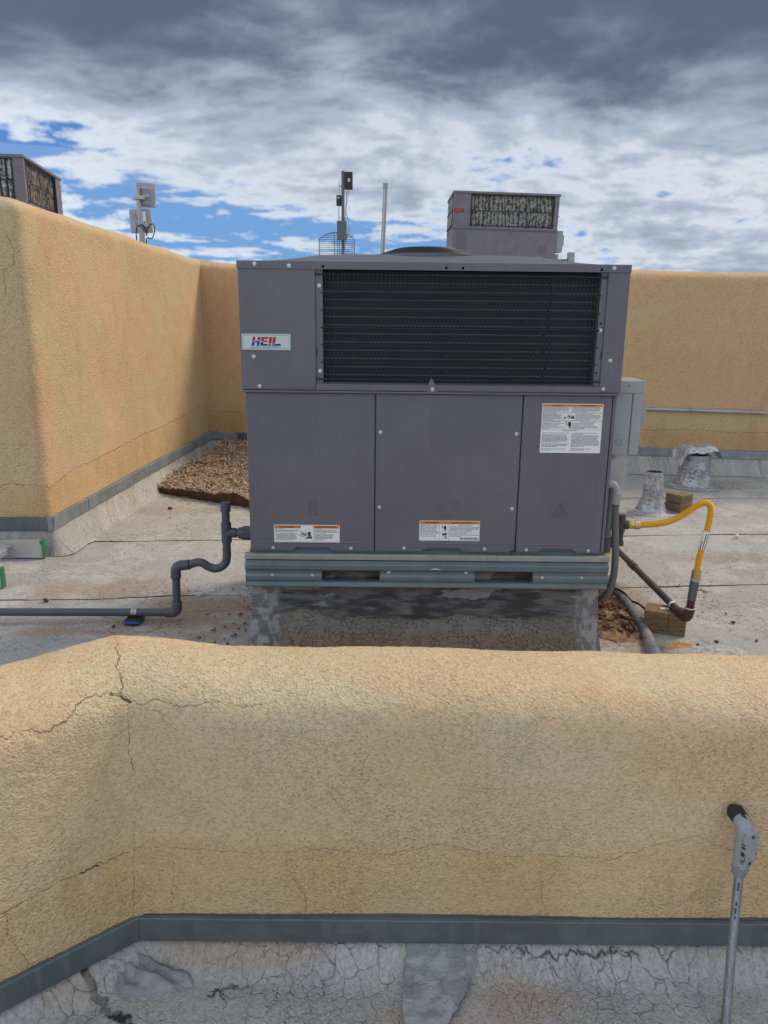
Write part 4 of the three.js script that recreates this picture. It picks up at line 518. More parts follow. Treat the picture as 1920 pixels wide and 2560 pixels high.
// ------------------------------------------------------------------ drain pipe at the unit's left side
const sleeve = (name, parent, a, b, r, mat) => mesh(name, merged([cyl(a, b, r, r, 22)]), mat, parent);
function hexNut(name, parent, a, b, r, mat) { return mesh(name, merged([cyl(a, b, r, r, 6), cyl(V(...a).lerp(V(...b), 0.08), V(...a).lerp(V(...b), 0.92), r * 0.97, r * 0.97, 18)]), mat, parent); }
{
  const D = thing('drain_pipe', 'dark grey plastic drain pipe with a trap and capped riser beside the large unit', 'pipe'), z = -0.25, m = M.pvc;
  mesh('riser_pipe', sweep(bendLine([[-0.737, 0.47, z], [-0.738, 0.27, z]], 0.01), 0.0150, 18), m, D);
  mesh('cap', merged([cyl([-0.737, 0.446, z], [-0.736, 0.480, z], 0.0192, 0.0186, 22)]), m, D);
  sleeve('tee', D, [-0.737, 0.325, z], [-0.737, 0.401, z], 0.0188, m); mesh('tee_branch', merged([cyl([-0.737, 0.363, z], [-0.700, 0.363, z], 0.0188, 0.0188, 22), cyl([-0.700, 0.363, z], [-0.686, 0.362, z], 0.0150, 0.0150, 18)]), m, D);
  const union = mesh('union_nut', merged([cyl([-0.692, 0.362, z], [-0.676, 0.362, z], 0.021, 0.0225, 20), cyl([-0.676, 0.362, z], [-0.640, 0.361, z], 0.0255, 0.0255, 20), cyl([-0.640, 0.361, z], [-0.600, 0.361, z], 0.021, 0.021, 16)]), m, D);
  for (let k = 0; k < 10; k++) { const a = k / 10 * Math.PI * 2; mesh('grip_rib', merged([cyl([-0.675, 0.362 + Math.cos(a) * 0.0245, z + Math.sin(a) * 0.0245], [-0.641, 0.361 + Math.cos(a) * 0.0245, z + Math.sin(a) * 0.0245], 0.0036, 0.0036, 8)]), m, union); }
  mesh('trap', sweep(spline([[-0.739, 0.300, z], [-0.739, 0.272, z], [-0.746, 0.243, z], [-0.765, 0.226, z], [-0.790, 0.221, z], [-0.812, 0.229, z], [-0.832, 0.242, z], [-0.852, 0.245, z], [-0.875, 0.238, z], [-0.905, 0.232, z]], 90), 0.0158, 20), m, D);
  const elbow = (pts, name) => mesh(name, sweep(bendLine(pts, 0.032), 0.0192, 20), m, D);
  elbow([[-0.880, 0.236, z], [-0.935, 0.230, z], [-0.936, 0.182, z]], 'elbow');
  mesh('drop_pipe', sweep(bendLine([[-0.935, 0.2, z], [-0.939, 0.06, z]], 0.01), 0.0150, 18), m, D);
  elbow([[-0.938, 0.086, z], [-0.940, 0.041, z], [-0.984, 0.041, z]], 'elbow');
  mesh('long_pipe', sweep(bendLine([[-0.96, 0.041, z], [-1.7, 0.040, z + 0.01], [-3.2, 0.038, z + 0.02]], 0.01, 0.05), 0.0150, 18), m, D);
  const strap = mesh('pipe_clamp', sweep([...Array(15)].map((_, i) => { const a = -0.25 + i / 14 * (Math.PI + 0.5); return V(-1.103, 0.041 + Math.sin(a) * 0.0165, z + 0.002 + Math.cos(a) * 0.0165); }), 0.0012, 6), M.galv, D); strap.scale.set(1, 1, 1);
  const wide = grid(8, 16, (u, v) => { const a = -0.2 + v * (Math.PI + 0.4); return [-1.113 + u * 0.021, 0.041 + Math.sin(a) * 0.0163, z + 0.002 + Math.cos(a) * 0.0163]; }); mesh('pipe_clamp', wide, M.galv, D);
  const S = thing('pipe_support', 'small black rubber pipe support with a blue band, under the grey drain pipe', 'pipe support', [-1.103, 0.006, z + 0.004]);
  mesh('rubber_block', new RoundedBoxGeometry(0.058, 0.018, 0.085, 2, 0.003).translate(0, 0.009, 0), M.blackPlastic, S); mesh('blue_band', box(-0.0296, 0.0296, 0.006, 0.0125, -0.0435, 0.0435, 0.001), M.blue, S);
}

// ------------------------------------------------------------------ gas line at the right
{
  const G = thing('gas_line', 'yellow corrugated gas hose joined to a dark iron pipe, right of the unit', 'gas pipe'), z = -0.092;
  // rigid pipe running back along the unit, then up
  mesh('iron_pipe', sweep(bendLine([[0.952, 0.0, -2.2], [0.952, 0.104, -2.2], [0.952, 0.104, -0.11]], 0.04, 0.05), 0.0135, 16), M.iron, G);
  mesh('pipe_coupling', merged([cyl([0.952, 0.104, -0.72], [0.952, 0.104, -0.66], 0.0168, 0.0168, 18)]), M.iron, G);
  mesh('pipe_elbow', sweep(bendLine([[0.952, 0.104, -0.135], [0.956, 0.104, z + 0.012], [0.966, 0.142, z + 0.006]], 0.035, 0.004), (L) => 0.0182 + (L < 0.012 ? 0.0022 : 0) , 20), M.primer, G);
  mesh('elbow_rim', sweep([...Array(25)].map((_, i) => { const a = i / 24 * Math.PI * 2; return V(0.966 + Math.cos(a) * 0.0192, 0.143, z + 0.006 + Math.sin(a) * 0.0192); }), 0.0025, 6), M.cream, G);
  mesh('riser_nipple', merged([cyl([0.966, 0.138, z + 0.004], [0.970, 0.178, z], 0.0135, 0.0135, 18)]), M.primer, G);
  const v = mesh('shutoff_valve', merged([cyl([0.9695, 0.172, z], [0.971, 0.196, z], 0.0158, 0.0165, 8), cyl([0.971, 0.196, z], [0.973, 0.222, z], 0.0148, 0.0160, 20), cyl([0.973, 0.222, z], [0.974, 0.243, z], 0.0172, 0.0165, 8)]), M.valve, G);
  mesh('valve_handle', merged([cyl([0.975, 0.212, z], [1.000, 0.212, z], 0.005, 0.005, 10), box(0.996, 1.012, 0.208, 0.217, z - 0.014, z + 0.014, 0.003), box(1.008, 1.022, 0.199, 0.212, z - 0.011, z + 0.011, 0.003)]), M.galv, v);
  hexNut('flare_nut', G, [0.974, 0.243, z], [0.9755, 0.256, z], 0.0165, M.galv); hexNut('brass_nut', G, [0.9755, 0.256, z], [0.977, 0.284, z], 0.0168, M.brass);
  const path = spline([[0.977, 0.282, z], [0.981, 0.33, z], [0.988, 0.385, z], [0.997, 0.44, z], [1.002, 0.485, z], [0.999, 0.520, z], [0.981, 0.534, z], [0.955, 0.526, z], [0.918, 0.499, z], [0.880, 0.474, z], [0.836, 0.459, z], [0.790, 0.453, z], [0.750, 0.451, z]], 620);
  let tot = 0; for (let i = 1; i < path.length; i++) tot += path[i].distanceTo(path[i - 1]);
  mesh('corrugated_hose', sweep(path, (L) => 0.0104 + 0.0016 * Math.sin(L / 0.0046 * 2 * Math.PI), 14), M.yellow, G);
  const tagP = []; for (let i = 0; i < path.length; i++) { const L = i / (path.length - 1) * tot; if (L > 0.084 && L < 0.150) tagP.push(path[i].clone()); }
  mesh('paper_tag', (() => { const g = sweep(tagP, 0.0126, 16, false); const p = g.attributes.uv; for (let i = 0; i < p.count; i++) p.setXY(i, (i % 17) / 16 * 2, 1 - Math.floor(i / 17) / (tagP.length - 1)); return g; })(), std({ map: (() => { printHose.wrapS = THREE.RepeatWrapping; return printHose; })(), roughness: 0.6 }), G);
  hexNut('brass_nut', G, [0.755, 0.451, z], [0.736, 0.451, z], 0.0160, M.brass); hexNut('brass_nut', G, [0.736, 0.451, z], [0.721, 0.451, z], 0.0142, M.brass); mesh('thread_tape', merged([cyl([0.721, 0.451, z], [0.715, 0.451, z], 0.0115, 0.0115, 16)]), M.lime, G);
  mesh('pipe_tee', merged([cyl([0.715, 0.451, z], [0.698, 0.451, z], 0.0165, 0.0150, 18), cyl([0.690, 0.425, z], [0.690, 0.488, z], 0.0140, 0.0140, 18), cyl([0.698, 0.451, z], [0.60, 0.451, z], 0.0115, 0.0115, 14)]), M.iron, G);
  mesh('drip_leg', merged([cyl([0.690, 0.430, z], [0.690, 0.385, z], 0.0105, 0.0105, 14), cyl([0.690, 0.392, z], [0.690, 0.376, z], 0.0130, 0.0145, 14)]), M.iron, G);
  const B = thing('wood_block', 'weathered wooden block propping the iron gas pipe with a strap', 'wood block', [0.928, 0.004, -0.205]); B.rotation.y = -0.42;
  const woodTex = maps(256, 256, (i, j) => { const x = i / 256, y = j / 256, gr = fbm(x * 3 + 2, y * 46 + fbm(x * 3, y * 3, 2) * 6, 4, 0.6), ck = sst(0.03, 0.0, Math.abs(fbm(x * 1.5 + 8, y * 22, 3) - 0.5)); const c = mix3([0.30, 0.205, 0.12], [0.15, 0.098, 0.056], sst(0.35, 0.68, gr)); const k = 1 - 0.55 * ck; return [c[0] * k, c[1] * k, c[2] * k, gr * 0.6 + 0.3 - 0.3 * ck]; });
  M.wood = std({ ...woodTex, bumpScale: 0.003, roughness: 0.9 });
  mesh('timber', new RoundedBoxGeometry(0.150, 0.086, 0.092, 2, 0.003).translate(0, 0.043, 0), M.wood, B);
  mesh('saw_kerf', box(0.012, 0.0145, 0.004, 0.083, 0.0455, 0.0466), std({ color: lin(0.10, 0.045, 0.025), roughness: 0.9 }), B);
  const st = mesh('pipe_strap', merged([grid(4, 24, (u, v) => { const a = -0.35 + v * (Math.PI + 0.7); return [0.952 + Math.cos(a) * 0.0150, 0.104 + Math.sin(a) * 0.0150, -0.215 + u * 0.016]; }), box(0.905, 0.9385, 0.0905, 0.0925, -0.216, -0.199, 0.0009), box(0.9655, 0.990, 0.0905, 0.0925, -0.216, -0.199, 0.0009)]), M.white, G);
  for (const x of [0.914, 0.926, 0.978]) mesh('hole_shade_disc', cyl([x, 0.0925, -0.2075], [x, 0.0932, -0.2075], 0.0028, 0.0028, 10), M.iron, st);  // dark discs on the strap stand for the shade in its holes
}
// old conduit lying on the roof and sinking into tar
{
  const o = mesh('roof_conduit', planar(merged([sweep(spline([[0.86, 0.02, -1.0], [0.864, 0.02, -0.684], [0.862, 0.021, -0.5], [0.856, 0.019, -0.339], [0.838, 0.018, -0.15], [0.806, 0.012, 0.035], [0.795, 0.004, 0.15]], 80), (L) => 0.0165 + 0.003 * vn(L * 40, 3.3) + 0.006 * sst(0.8, 1.05, L), 14)]), 0, 2, 0.3, 0.3), tinted(lin(0.24, 0.24, 0.235), rustGrain, { roughness: 0.8, bumpMap: rustGrain.bumpMap, bumpScale: 0.004 }));
  tag(o, 'old grey tar-coated conduit lying on the roof between the curb and the wood block', 'conduit');
}
// ------------------------------------------------------------------ electrical disconnect and its conduits on the unit's right side
{
  const E = thing('disconnect_box', 'pale grey electrical disconnect box on the right side of the large unit', 'electrical box'), zf = -0.075, x0 = 0.622;
  mesh('enclosure', planar(merged([box(x0, x0 + 0.062, 0.703, 0.951, zf - 0.15, zf, 0.003)]), 2, 1, 0.6, 0.6), M.box, E);
  mesh('door', planar(merged([box(x0 + 0.063, x0 + 0.096, 0.703, 0.915, zf - 0.153, zf + 0.003, 0.004)]), 2, 1, 0.6, 0.6), M.box, E);
  mesh('top_cap', planar(merged([box(x0 + 0.012, x0 + 0.100, 0.913, 0.956, zf - 0.156, zf + 0.005, 0.004)]), 2, 1, 0.6, 0.6), M.box, E);
  const s = new THREE.Shape(); s.moveTo(0, 0.905); s.quadraticCurveTo(0.020, 0.895, 0.022, 0.86); s.quadraticCurveTo(0.022, 0.82, 0.010, 0.79); s.lineTo(0.0, 0.765); s.lineTo(-0.004, 0.765); s.lineTo(-0.004, 0.905);
  const hood = new THREE.ExtrudeGeometry(s, { depth: 0.10, bevelEnabled: true, bevelSize: 0.002, bevelThickness: 0.002, bevelSegments: 2 }); hood.translate(x0 + 0.097, 0, zf - 0.125); mesh('handle_hood', planar(hood, 1, 2, 0.6, 0.6), M.box, E);
  const kn = new THREE.TorusGeometry(0.0125, 0.0012, 6, 24); kn.translate(x0 + 0.030, 0.748, zf + 0.0005); mesh('knockout', kn, M.box, E);
  const k2 = new THREE.TorusGeometry(0.0075, 0.0010, 6, 20); k2.translate(x0 + 0.030, 0.748, zf + 0.0005); mesh('knockout', k2, M.box, E);
  mesh('hinge_pin', cyl([x0 + 0.045, 0.938, zf + 0.0045], [x0 + 0.045, 0.938, zf + 0.0065], 0.0022, 0.0022, 10), M.iron, E);
  for (const [x, y] of [[0.026, 0.884], [0.060, 0.715]]) mesh('rivet', cyl([x0 + x, y, zf - 0.001], [x0 + x, y, zf + 0.002], 0.003, 0.002, 10), M.box, E);
  mesh('lower_flap', planar(merged([box(x0 + 0.018, x0 + 0.078, 0.592, 0.702, zf - 0.045, zf - 0.041)]), 0, 1, 0.6, 0.6), M.galv, E);
  const C = thing('flexible_conduit', 'ribbed grey flexible conduit looping down the right side of the unit from the disconnect box', 'conduit');
  mesh('conduit_hub', merged([cyl([0.648, 0.706, -0.13], [0.648, 0.684, -0.13], 0.016, 0.016, 16), cyl([0.648, 0.690, -0.13], [0.648, 0.682, -0.13], 0.019, 0.019, 16), cyl([0.648, 0.684, -0.13], [0.648, 0.60, -0.13], 0.0115, 0.0115, 14)]), M.pvcPale, C);
  mesh('angle_connector', sweep(bendLine([[0.600, 0.605, -0.06], [0.648, 0.605, -0.06], [0.652, 0.555, -0.06]], 0.032, 0.004), 0.0135, 18), M.pvcPale, C);
  mesh('connector_collar', merged([cyl([0.652, 0.572, -0.06], [0.652, 0.536, -0.06], 0.0182, 0.0178, 20), cyl([0.652, 0.575, -0.06], [0.652, 0.566, -0.06], 0.0198, 0.0198, 20)]), M.pvcPale, C);
  const fp = spline([[0.652, 0.555, -0.06], [0.655, 0.50, -0.06], [0.662, 0.42, -0.06], [0.669, 0.34, -0.06], [0.669, 0.27, -0.06], [0.660, 0.215, -0.065], [0.646, 0.18, -0.08], [0.62, 0.16, -0.12], [0.60, 0.15, -0.2]], 260);
  mesh('ribbed_sleeve', sweep(fp, (L) => 0.0126 + 0.0008 * Math.sin(L / 0.006 * 2 * Math.PI), 14), M.conduitGrey, C);
  const K = thing('power_conduit', 'straight dark grey conduit with a coupling beside the ribbed flexible conduit', 'conduit');
  mesh('conduit_pipe', sweep(bendLine([[0.638, 0.60, -0.065], [0.634, 0.40, -0.065], [0.634, 0.24, -0.07], [0.622, 0.16, -0.14]], 0.03), 0.0125, 14), M.conduitGrey, K);
  mesh('coupling', merged([cyl([0.634, 0.412, -0.065], [0.634, 0.386, -0.065], 0.0182, 0.0182, 8), cyl([0.634, 0.386, -0.065], [0.634, 0.362, -0.065], 0.0165, 0.0165, 16)]), M.pvc, K);
  mesh('thread_tape', merged([cyl([0.636, 0.358, -0.065], [0.636, 0.350, -0.065], 0.0142, 0.0142, 12)]), M.lime, K);
}
// ------------------------------------------------------------------ silver-painted vents, timber offcuts, far conduit
const silverTex = maps(512, 512, (i, j) => { const x = i / 512, y = j / 512, n = fbm(x * 8, y * 8, 4), p = fbm(x * 26 + 4, y * 20, 4, 0.6), cr = sst(0.10, 0.02, cells(x + (n - 0.5) * 0.08, y + (fbm(x * 8 + 9, y * 8, 3) - 0.5) * 0.08, 11)[0]) * sst(0.45, 0.6, fbm(x * 5 + 7, y * 5, 3)), tar = sst(0.67, 0.72, p) * 0.7; let c = mix3([0.38, 0.38, 0.39], [0.56, 0.56, 0.57], sst(0.3, 0.7, n)); c = mix3(c, [0.06, 0.058, 0.06], Math.max(tar, cr * 0.7)); return [c[0], c[1], c[2], n * 0.5 + p * 0.4 - 0.3 * cr]; });
const silver = std({ ...silverTex, bumpScale: 0.010, roughness: 0.5, metalness: 0.35 });
function lumpyTube(r0, r1, h, seed, flare = 0.03, th = 0.005) { const o = grid(64, 40, (u, v) => { const a = u * 2 * Math.PI, ca = Math.cos(a), sa = Math.sin(a), w = (fbm(4 + ca * 3 + seed, sa * 3 + v * 5, 4) - 0.5) * 0.020, r = mix(r0, r1, v) + flare * Math.pow(1 - v, 6) + w * (1 - 0.6 * v); return [ca * r, v * h + 0.002, sa * r, u * 1.6, v * 0.8]; }); const i = grid(32, 4, (u, v) => { const a = u * 2 * Math.PI; return [Math.cos(a) * (r1 - th), h + 0.002 - v * 0.12, Math.sin(a) * (r1 - th), u, v]; }); const rim = grid(64, 2, (u, v) => { const a = u * 2 * Math.PI, ca = Math.cos(a), sa = Math.sin(a), w = (fbm(4 + ca * 3 + seed, sa * 3 + 5, 4) - 0.5) * 0.020 * 0.4, r = mix(r1 + w, r1 - th, v); return [ca * r, h + 0.002 + 0.002 * Math.sin(v * Math.PI), sa * r, u, v]; }); return [o, i, rim]; }
{
  const A = thing('vent_pipe', 'short open vent pipe smeared with silver mastic, next to stacked timber offcuts', 'vent pipe', [1.508, 0.005, -2.05]);
  const [o, i, rim] = lumpyTube(0.068, 0.053, 0.245, 2, 0.035); mesh('pipe_body', merged([o, rim]), silver, A); mesh('pipe_bore', i, M.bitumen, A);
  const fl = grid(48, 8, (u, v) => { const a = u * 2 * Math.PI, r = 0.07 + v * (0.055 + 0.05 * fbm(Math.cos(a) * 2 + 3, Math.sin(a) * 2 + 7, 3)); return [Math.cos(a) * r, 0.014 * (1 - v) ** 1.5 + 0.0015 + (fbm(Math.cos(a) * r * 60, Math.sin(a) * r * 60, 2) - 0.4) * 0.005 * (1 - v), Math.sin(a) * r, u * 2, v]; }); mesh('mastic_skirt', fl, silver, A);
}
{
  const A = thing('vent_hood', 'wide silver vent with a bent sheet-metal cap in front of the back wall', 'roof vent', [2.06, 0.005, -2.80]);
  const [o, i, rim] = lumpyTube(0.118, 0.100, 0.225, 6, 0.018); mesh('vent_body', merged([o, rim]), silver, A); mesh('vent_bore', i, M.galv, A);
  const R = rng(41), N = 10, cap = grid(20, 20, (u, v) => { const x = (u - 0.5) * 2, z = (v - 0.5) * 2, q = Math.max(Math.abs(x), Math.abs(z)), bend = 0.085 * sst(0.68, 1.05, Math.abs(x)) * (z > -0.2 ? 1 : 0.5) + 0.030 * sst(0.62, 1, z) + 0.02 * sst(0.7, 1, -z); return [x * 0.150, 0.285 - bend + (fbm(x * 3 + 9, z * 3, 3) - 0.5) * 0.020 + 0.012 * x, z * 0.125, u, v]; });
  mesh('cap_sheet', cap, silver, A);
  mesh('cap_sheet', grid(20, 20, (u, v) => { const p = cap.attributes.position, k = Math.round(v * 20) * 21 + Math.round(u * 20); return [p.getX(k) * 0.996, p.getY(k) - 0.004, p.getZ(k) * 0.996, u, v]; }), M.galv, A);
  for (const [x, z] of [[-0.07, 0.06], [0.07, 0.06], [0.0, -0.09]]) mesh('cap_stay', box(x - 0.008, x + 0.008, 0.21, 0.278, z - 0.0015, z + 0.0015), M.galv, A);
  const fl = grid(48, 8, (u, v) => { const a = u * 2 * Math.PI, r = 0.12 + v * (0.05 + 0.06 * fbm(Math.cos(a) * 2 + 13, Math.sin(a) * 2 + 7, 3)); return [Math.cos(a) * r, 0.018 * (1 - v) ** 1.5 + 0.0015, Math.sin(a) * r, u * 2, v]; }); mesh('mastic_skirt', fl, silver, A);
}
{
  const grp = 'timber offcuts by the vent pipe';
  const a = tag(mesh('timber_offcut', new RoundedBoxGeometry(0.125, 0.052, 0.115, 2, 0.003), M.wood), 'dark timber offcut lying on the roof under another one, by the open vent pipe', 'timber', grp); a.position.set(1.682, 0.031, -2.075); a.rotation.y = 0.62;
  const b = tag(mesh('timber_offcut', new RoundedBoxGeometry(0.130, 0.052, 0.110, 2, 0.003), M.wood), 'upper timber offcut resting tilted on the other one, by the open vent pipe', 'timber', grp); b.position.set(1.688, 0.0855, -2.085); b.rotation.set(0.03, 0.68, -0.05);
}
{
  const C = thing('wall_conduit', 'thin grey conduit strapped along the foot of the back stucco wall', 'conduit'), q = (x, y, o = 0.022) => V(x, y, backAt(x) + o);
  mesh('conduit_pipe', sweep([q(0.2, 0.478), q(2.0, 0.480), q(4, 0.473), q(6.5, 0.47)], 0.0125, 14), M.galv, C);
  for (const x of [0.9, 2.195, 3.9]) { mesh('conduit_strap', merged([sweep([...Array(13)].map((_, i) => { const a = -1.4 + i / 12 * 2.8; return V(x, 0.4795 + Math.sin(a) * 0.0145, backAt(x) + 0.022 + Math.cos(a) * 0.0145); }), 0.006, 6), box(x - 0.007, x + 0.007, 0.492, 0.515, backAt(x) + 0.002, backAt(x) + 0.010)]), M.galv, C); }
}
// ------------------------------------------------------------------ shredded pad by the left wall
{
  const Pd = thing('shredded_pad', 'brown shredded wood fibre pad lying on the roof against the left wall', 'pad');
  const c0 = [-1.725, -2.47], c1 = [-0.52, -1.78], c2 = [-0.30, -3.35], c3 = [-1.44, -3.72];
  const at = (u, v) => { const e = 0.02 * (fbm(u * 7, v * 7 + 3, 3) - 0.5); const x = mix(mix(c0[0], c1[0], u), mix(c3[0], c2[0], u), v) + e, z = mix(mix(c0[1], c1[1], u), mix(c3[1], c2[1], u), v) + e; return [x, z]; };
  const hgt = (u, v) => (0.048 + 0.10 * v * v + 0.02 * sst(0.1, 0.5, u)) + (fbm(u * 14, v * 14, 4) - 0.5) * 0.05 + (fbm(u * 60, v * 60, 3) - 0.5) * 0.020;
  const padTex = maps(512, 512, (i, j) => { const x = i / 512, y = j / 512, n = fbm(x * 18, y * 30, 4, 0.6), f = fbm(x * 70 + 3, y * 40, 3, 0.6); let c = mix3([0.16, 0.088, 0.048], [0.40, 0.27, 0.165], sst(0.35, 0.65, n)); c = mix3(c, [0.52, 0.41, 0.29], 0.8 * sst(0.55, 0.68, f)); c = mix3(c, [0.07, 0.035, 0.02], 0.8 * sst(0.40, 0.30, n)); return [c[0], c[1], c[2], n * 0.6 + f * 0.4]; });
  const pm = std({ ...padTex, bumpScale: 0.012, roughness: 0.95 });
  mesh('pad_top', grid(150, 150, (u, v) => { const [x, z] = at(u, v); return [x, hgt(u, v), z, u * 1.4, v * 1.6]; }), pm, Pd);
  const edge = tinted(lin(0.085, 0.045, 0.026), rustGrain, { roughness: 0.95, bumpMap: rustGrain.bumpMap, bumpScale: 0.01 });
  mesh('pad_edge', merged([grid(150, 4, (u, v) => { const [x, z] = at(u, 0); return [x, 0.004 + (hgt(u, 0) - 0.004) * v, z + 0.012 * Math.sin(v * 3.1), u * 3, v * 0.2]; }), grid(150, 4, (u, v) => { const [x, z] = at(0, u); return [x - 0.01 * Math.sin(v * 3.1), 0.004 + (hgt(0, u) - 0.004) * v, z, u * 3, v * 0.2]; }), grid(100, 2, (u, v) => { const [x, z] = at(1, u); return [x, 0.004 + (hgt(1, u) - 0.004) * v, z, u * 3, v * 0.2]; })]), edge, Pd);
  const R = rng(515), tones = [[0.47, 0.365, 0.28], [0.32, 0.225, 0.155], [0.16, 0.095, 0.058], [0.50, 0.42, 0.33]], bins = tones.map(() => []);
  for (let k = 0; k < 3600; k++) {
    const u = R(), v = Math.pow(R(), 1.15), [x, z] = at(u, v), y = hgt(u, v) + 0.004 + 0.010 * R(), a = R() * Math.PI, L = 0.02 + 0.045 * R(), w = 0.003 + 0.007 * R(), cv = (R() - 0.3) * 0.02, tw = (R() - 0.5) * 1.6, t0 = (R() - 0.5) * 0.5;
    bins[Math.floor(R() * R() * 4 * 0.999)].push(grid(3, 1, (p, q) => { const s = (p - 0.5) * L, o = (q - 0.5) * w, b = tw * (p - 0.5) + t0; return [x + Math.cos(a) * s - Math.sin(a) * o * Math.cos(b), y + cv * (1 - 4 * (p - 0.5) ** 2) + o * Math.sin(b) + t0 * s * 0.4, z + Math.sin(a) * s + Math.cos(a) * o * Math.cos(b)]; }));
  }
  for (let k = 0; k < 150; k++) { const u = R(), x = mix(c0[0], c1[0], u) - 0.05 + 0.16 * R(), z = mix(c0[1], c1[1], u) + 0.30 * R() * R(), a = R() * Math.PI, L = 0.012 + 0.03 * R(), w = 0.002 + 0.005 * R(); bins[Math.floor(R() * 4 * 0.999)].push(grid(2, 1, (p, q) => { const s = (p - 0.5) * L, o = (q - 0.5) * w; return [x + Math.cos(a) * s - Math.sin(a) * o, 0.013 + 0.004 * Math.abs(p - 0.5), z + Math.sin(a) * s + Math.cos(a) * o]; })); }
  bins.forEach((b, i) => { const m = mesh('wood_shreds', merged(b), std({ color: lin(...tones[i]), roughness: 0.95 }), Pd); m.userData.kind = 'stuff'; });
}
// ------------------------------------------------------------------ ladder lying on the left
{
  const L = thing('ladder', 'aluminium ladder with green end caps lying on the roof by the left wall', 'ladder');
  const railAt = (z) => { const p = [[0, 0], [0.028, 0], [0.028, 0.005], [0.006, 0.007], [0.006, 0.078], [0.028, 0.080], [0.028, 0.085], [0, 0.085]], s = new THREE.Shape(); p.forEach(([a, b], i) => (i ? s.lineTo(a, b) : s.moveTo(a, b))); const g = new THREE.ExtrudeGeometry(s, { depth: 2.8, bevelEnabled: false }); g.rotateY(-Math.PI / 2); g.translate(-1.775, 0.008, z); return planar(g, 0, 1, 0.6, 0.6); };
  mesh('side_rail', railAt(-1.035), M.aluminium, L); mesh('side_rail', railAt(-0.62), M.aluminium, L);
  for (let k = 0; k < 7; k++) { const x = -1.955 - k * 0.305; mesh('rung', planar(merged([box(x - 0.016, x + 0.016, 0.030, 0.060, -1.03, -0.62, 0.006), box(x - 0.022, x + 0.022, 0.024, 0.066, -1.03, -1.022, 0.006), box(x - 0.022, x + 0.022, 0.024, 0.066, -0.628, -0.612, 0.006)]), 0, 1, 0.6, 0.6), M.aluminium, L); }
  mesh('end_cap', planar(merged([box(-1.781, -1.773, 0.006, 0.096, -1.037, -1.004, 0.003), box(-1.790, -1.776, 0.075, 0.0955, -1.0365, -1.0045, 0.003)]), 0, 1, 0.6, 0.6), M.green, L);
  mesh('end_cap', planar(merged([box(-1.781, -1.773, 0.006, 0.096, -0.622, -0.589, 0.003), box(-1.790, -1.776, 0.075, 0.0955, -0.6215, -0.5895, 0.003)]), 0, 1, 0.6, 0.6), M.green, L);
}
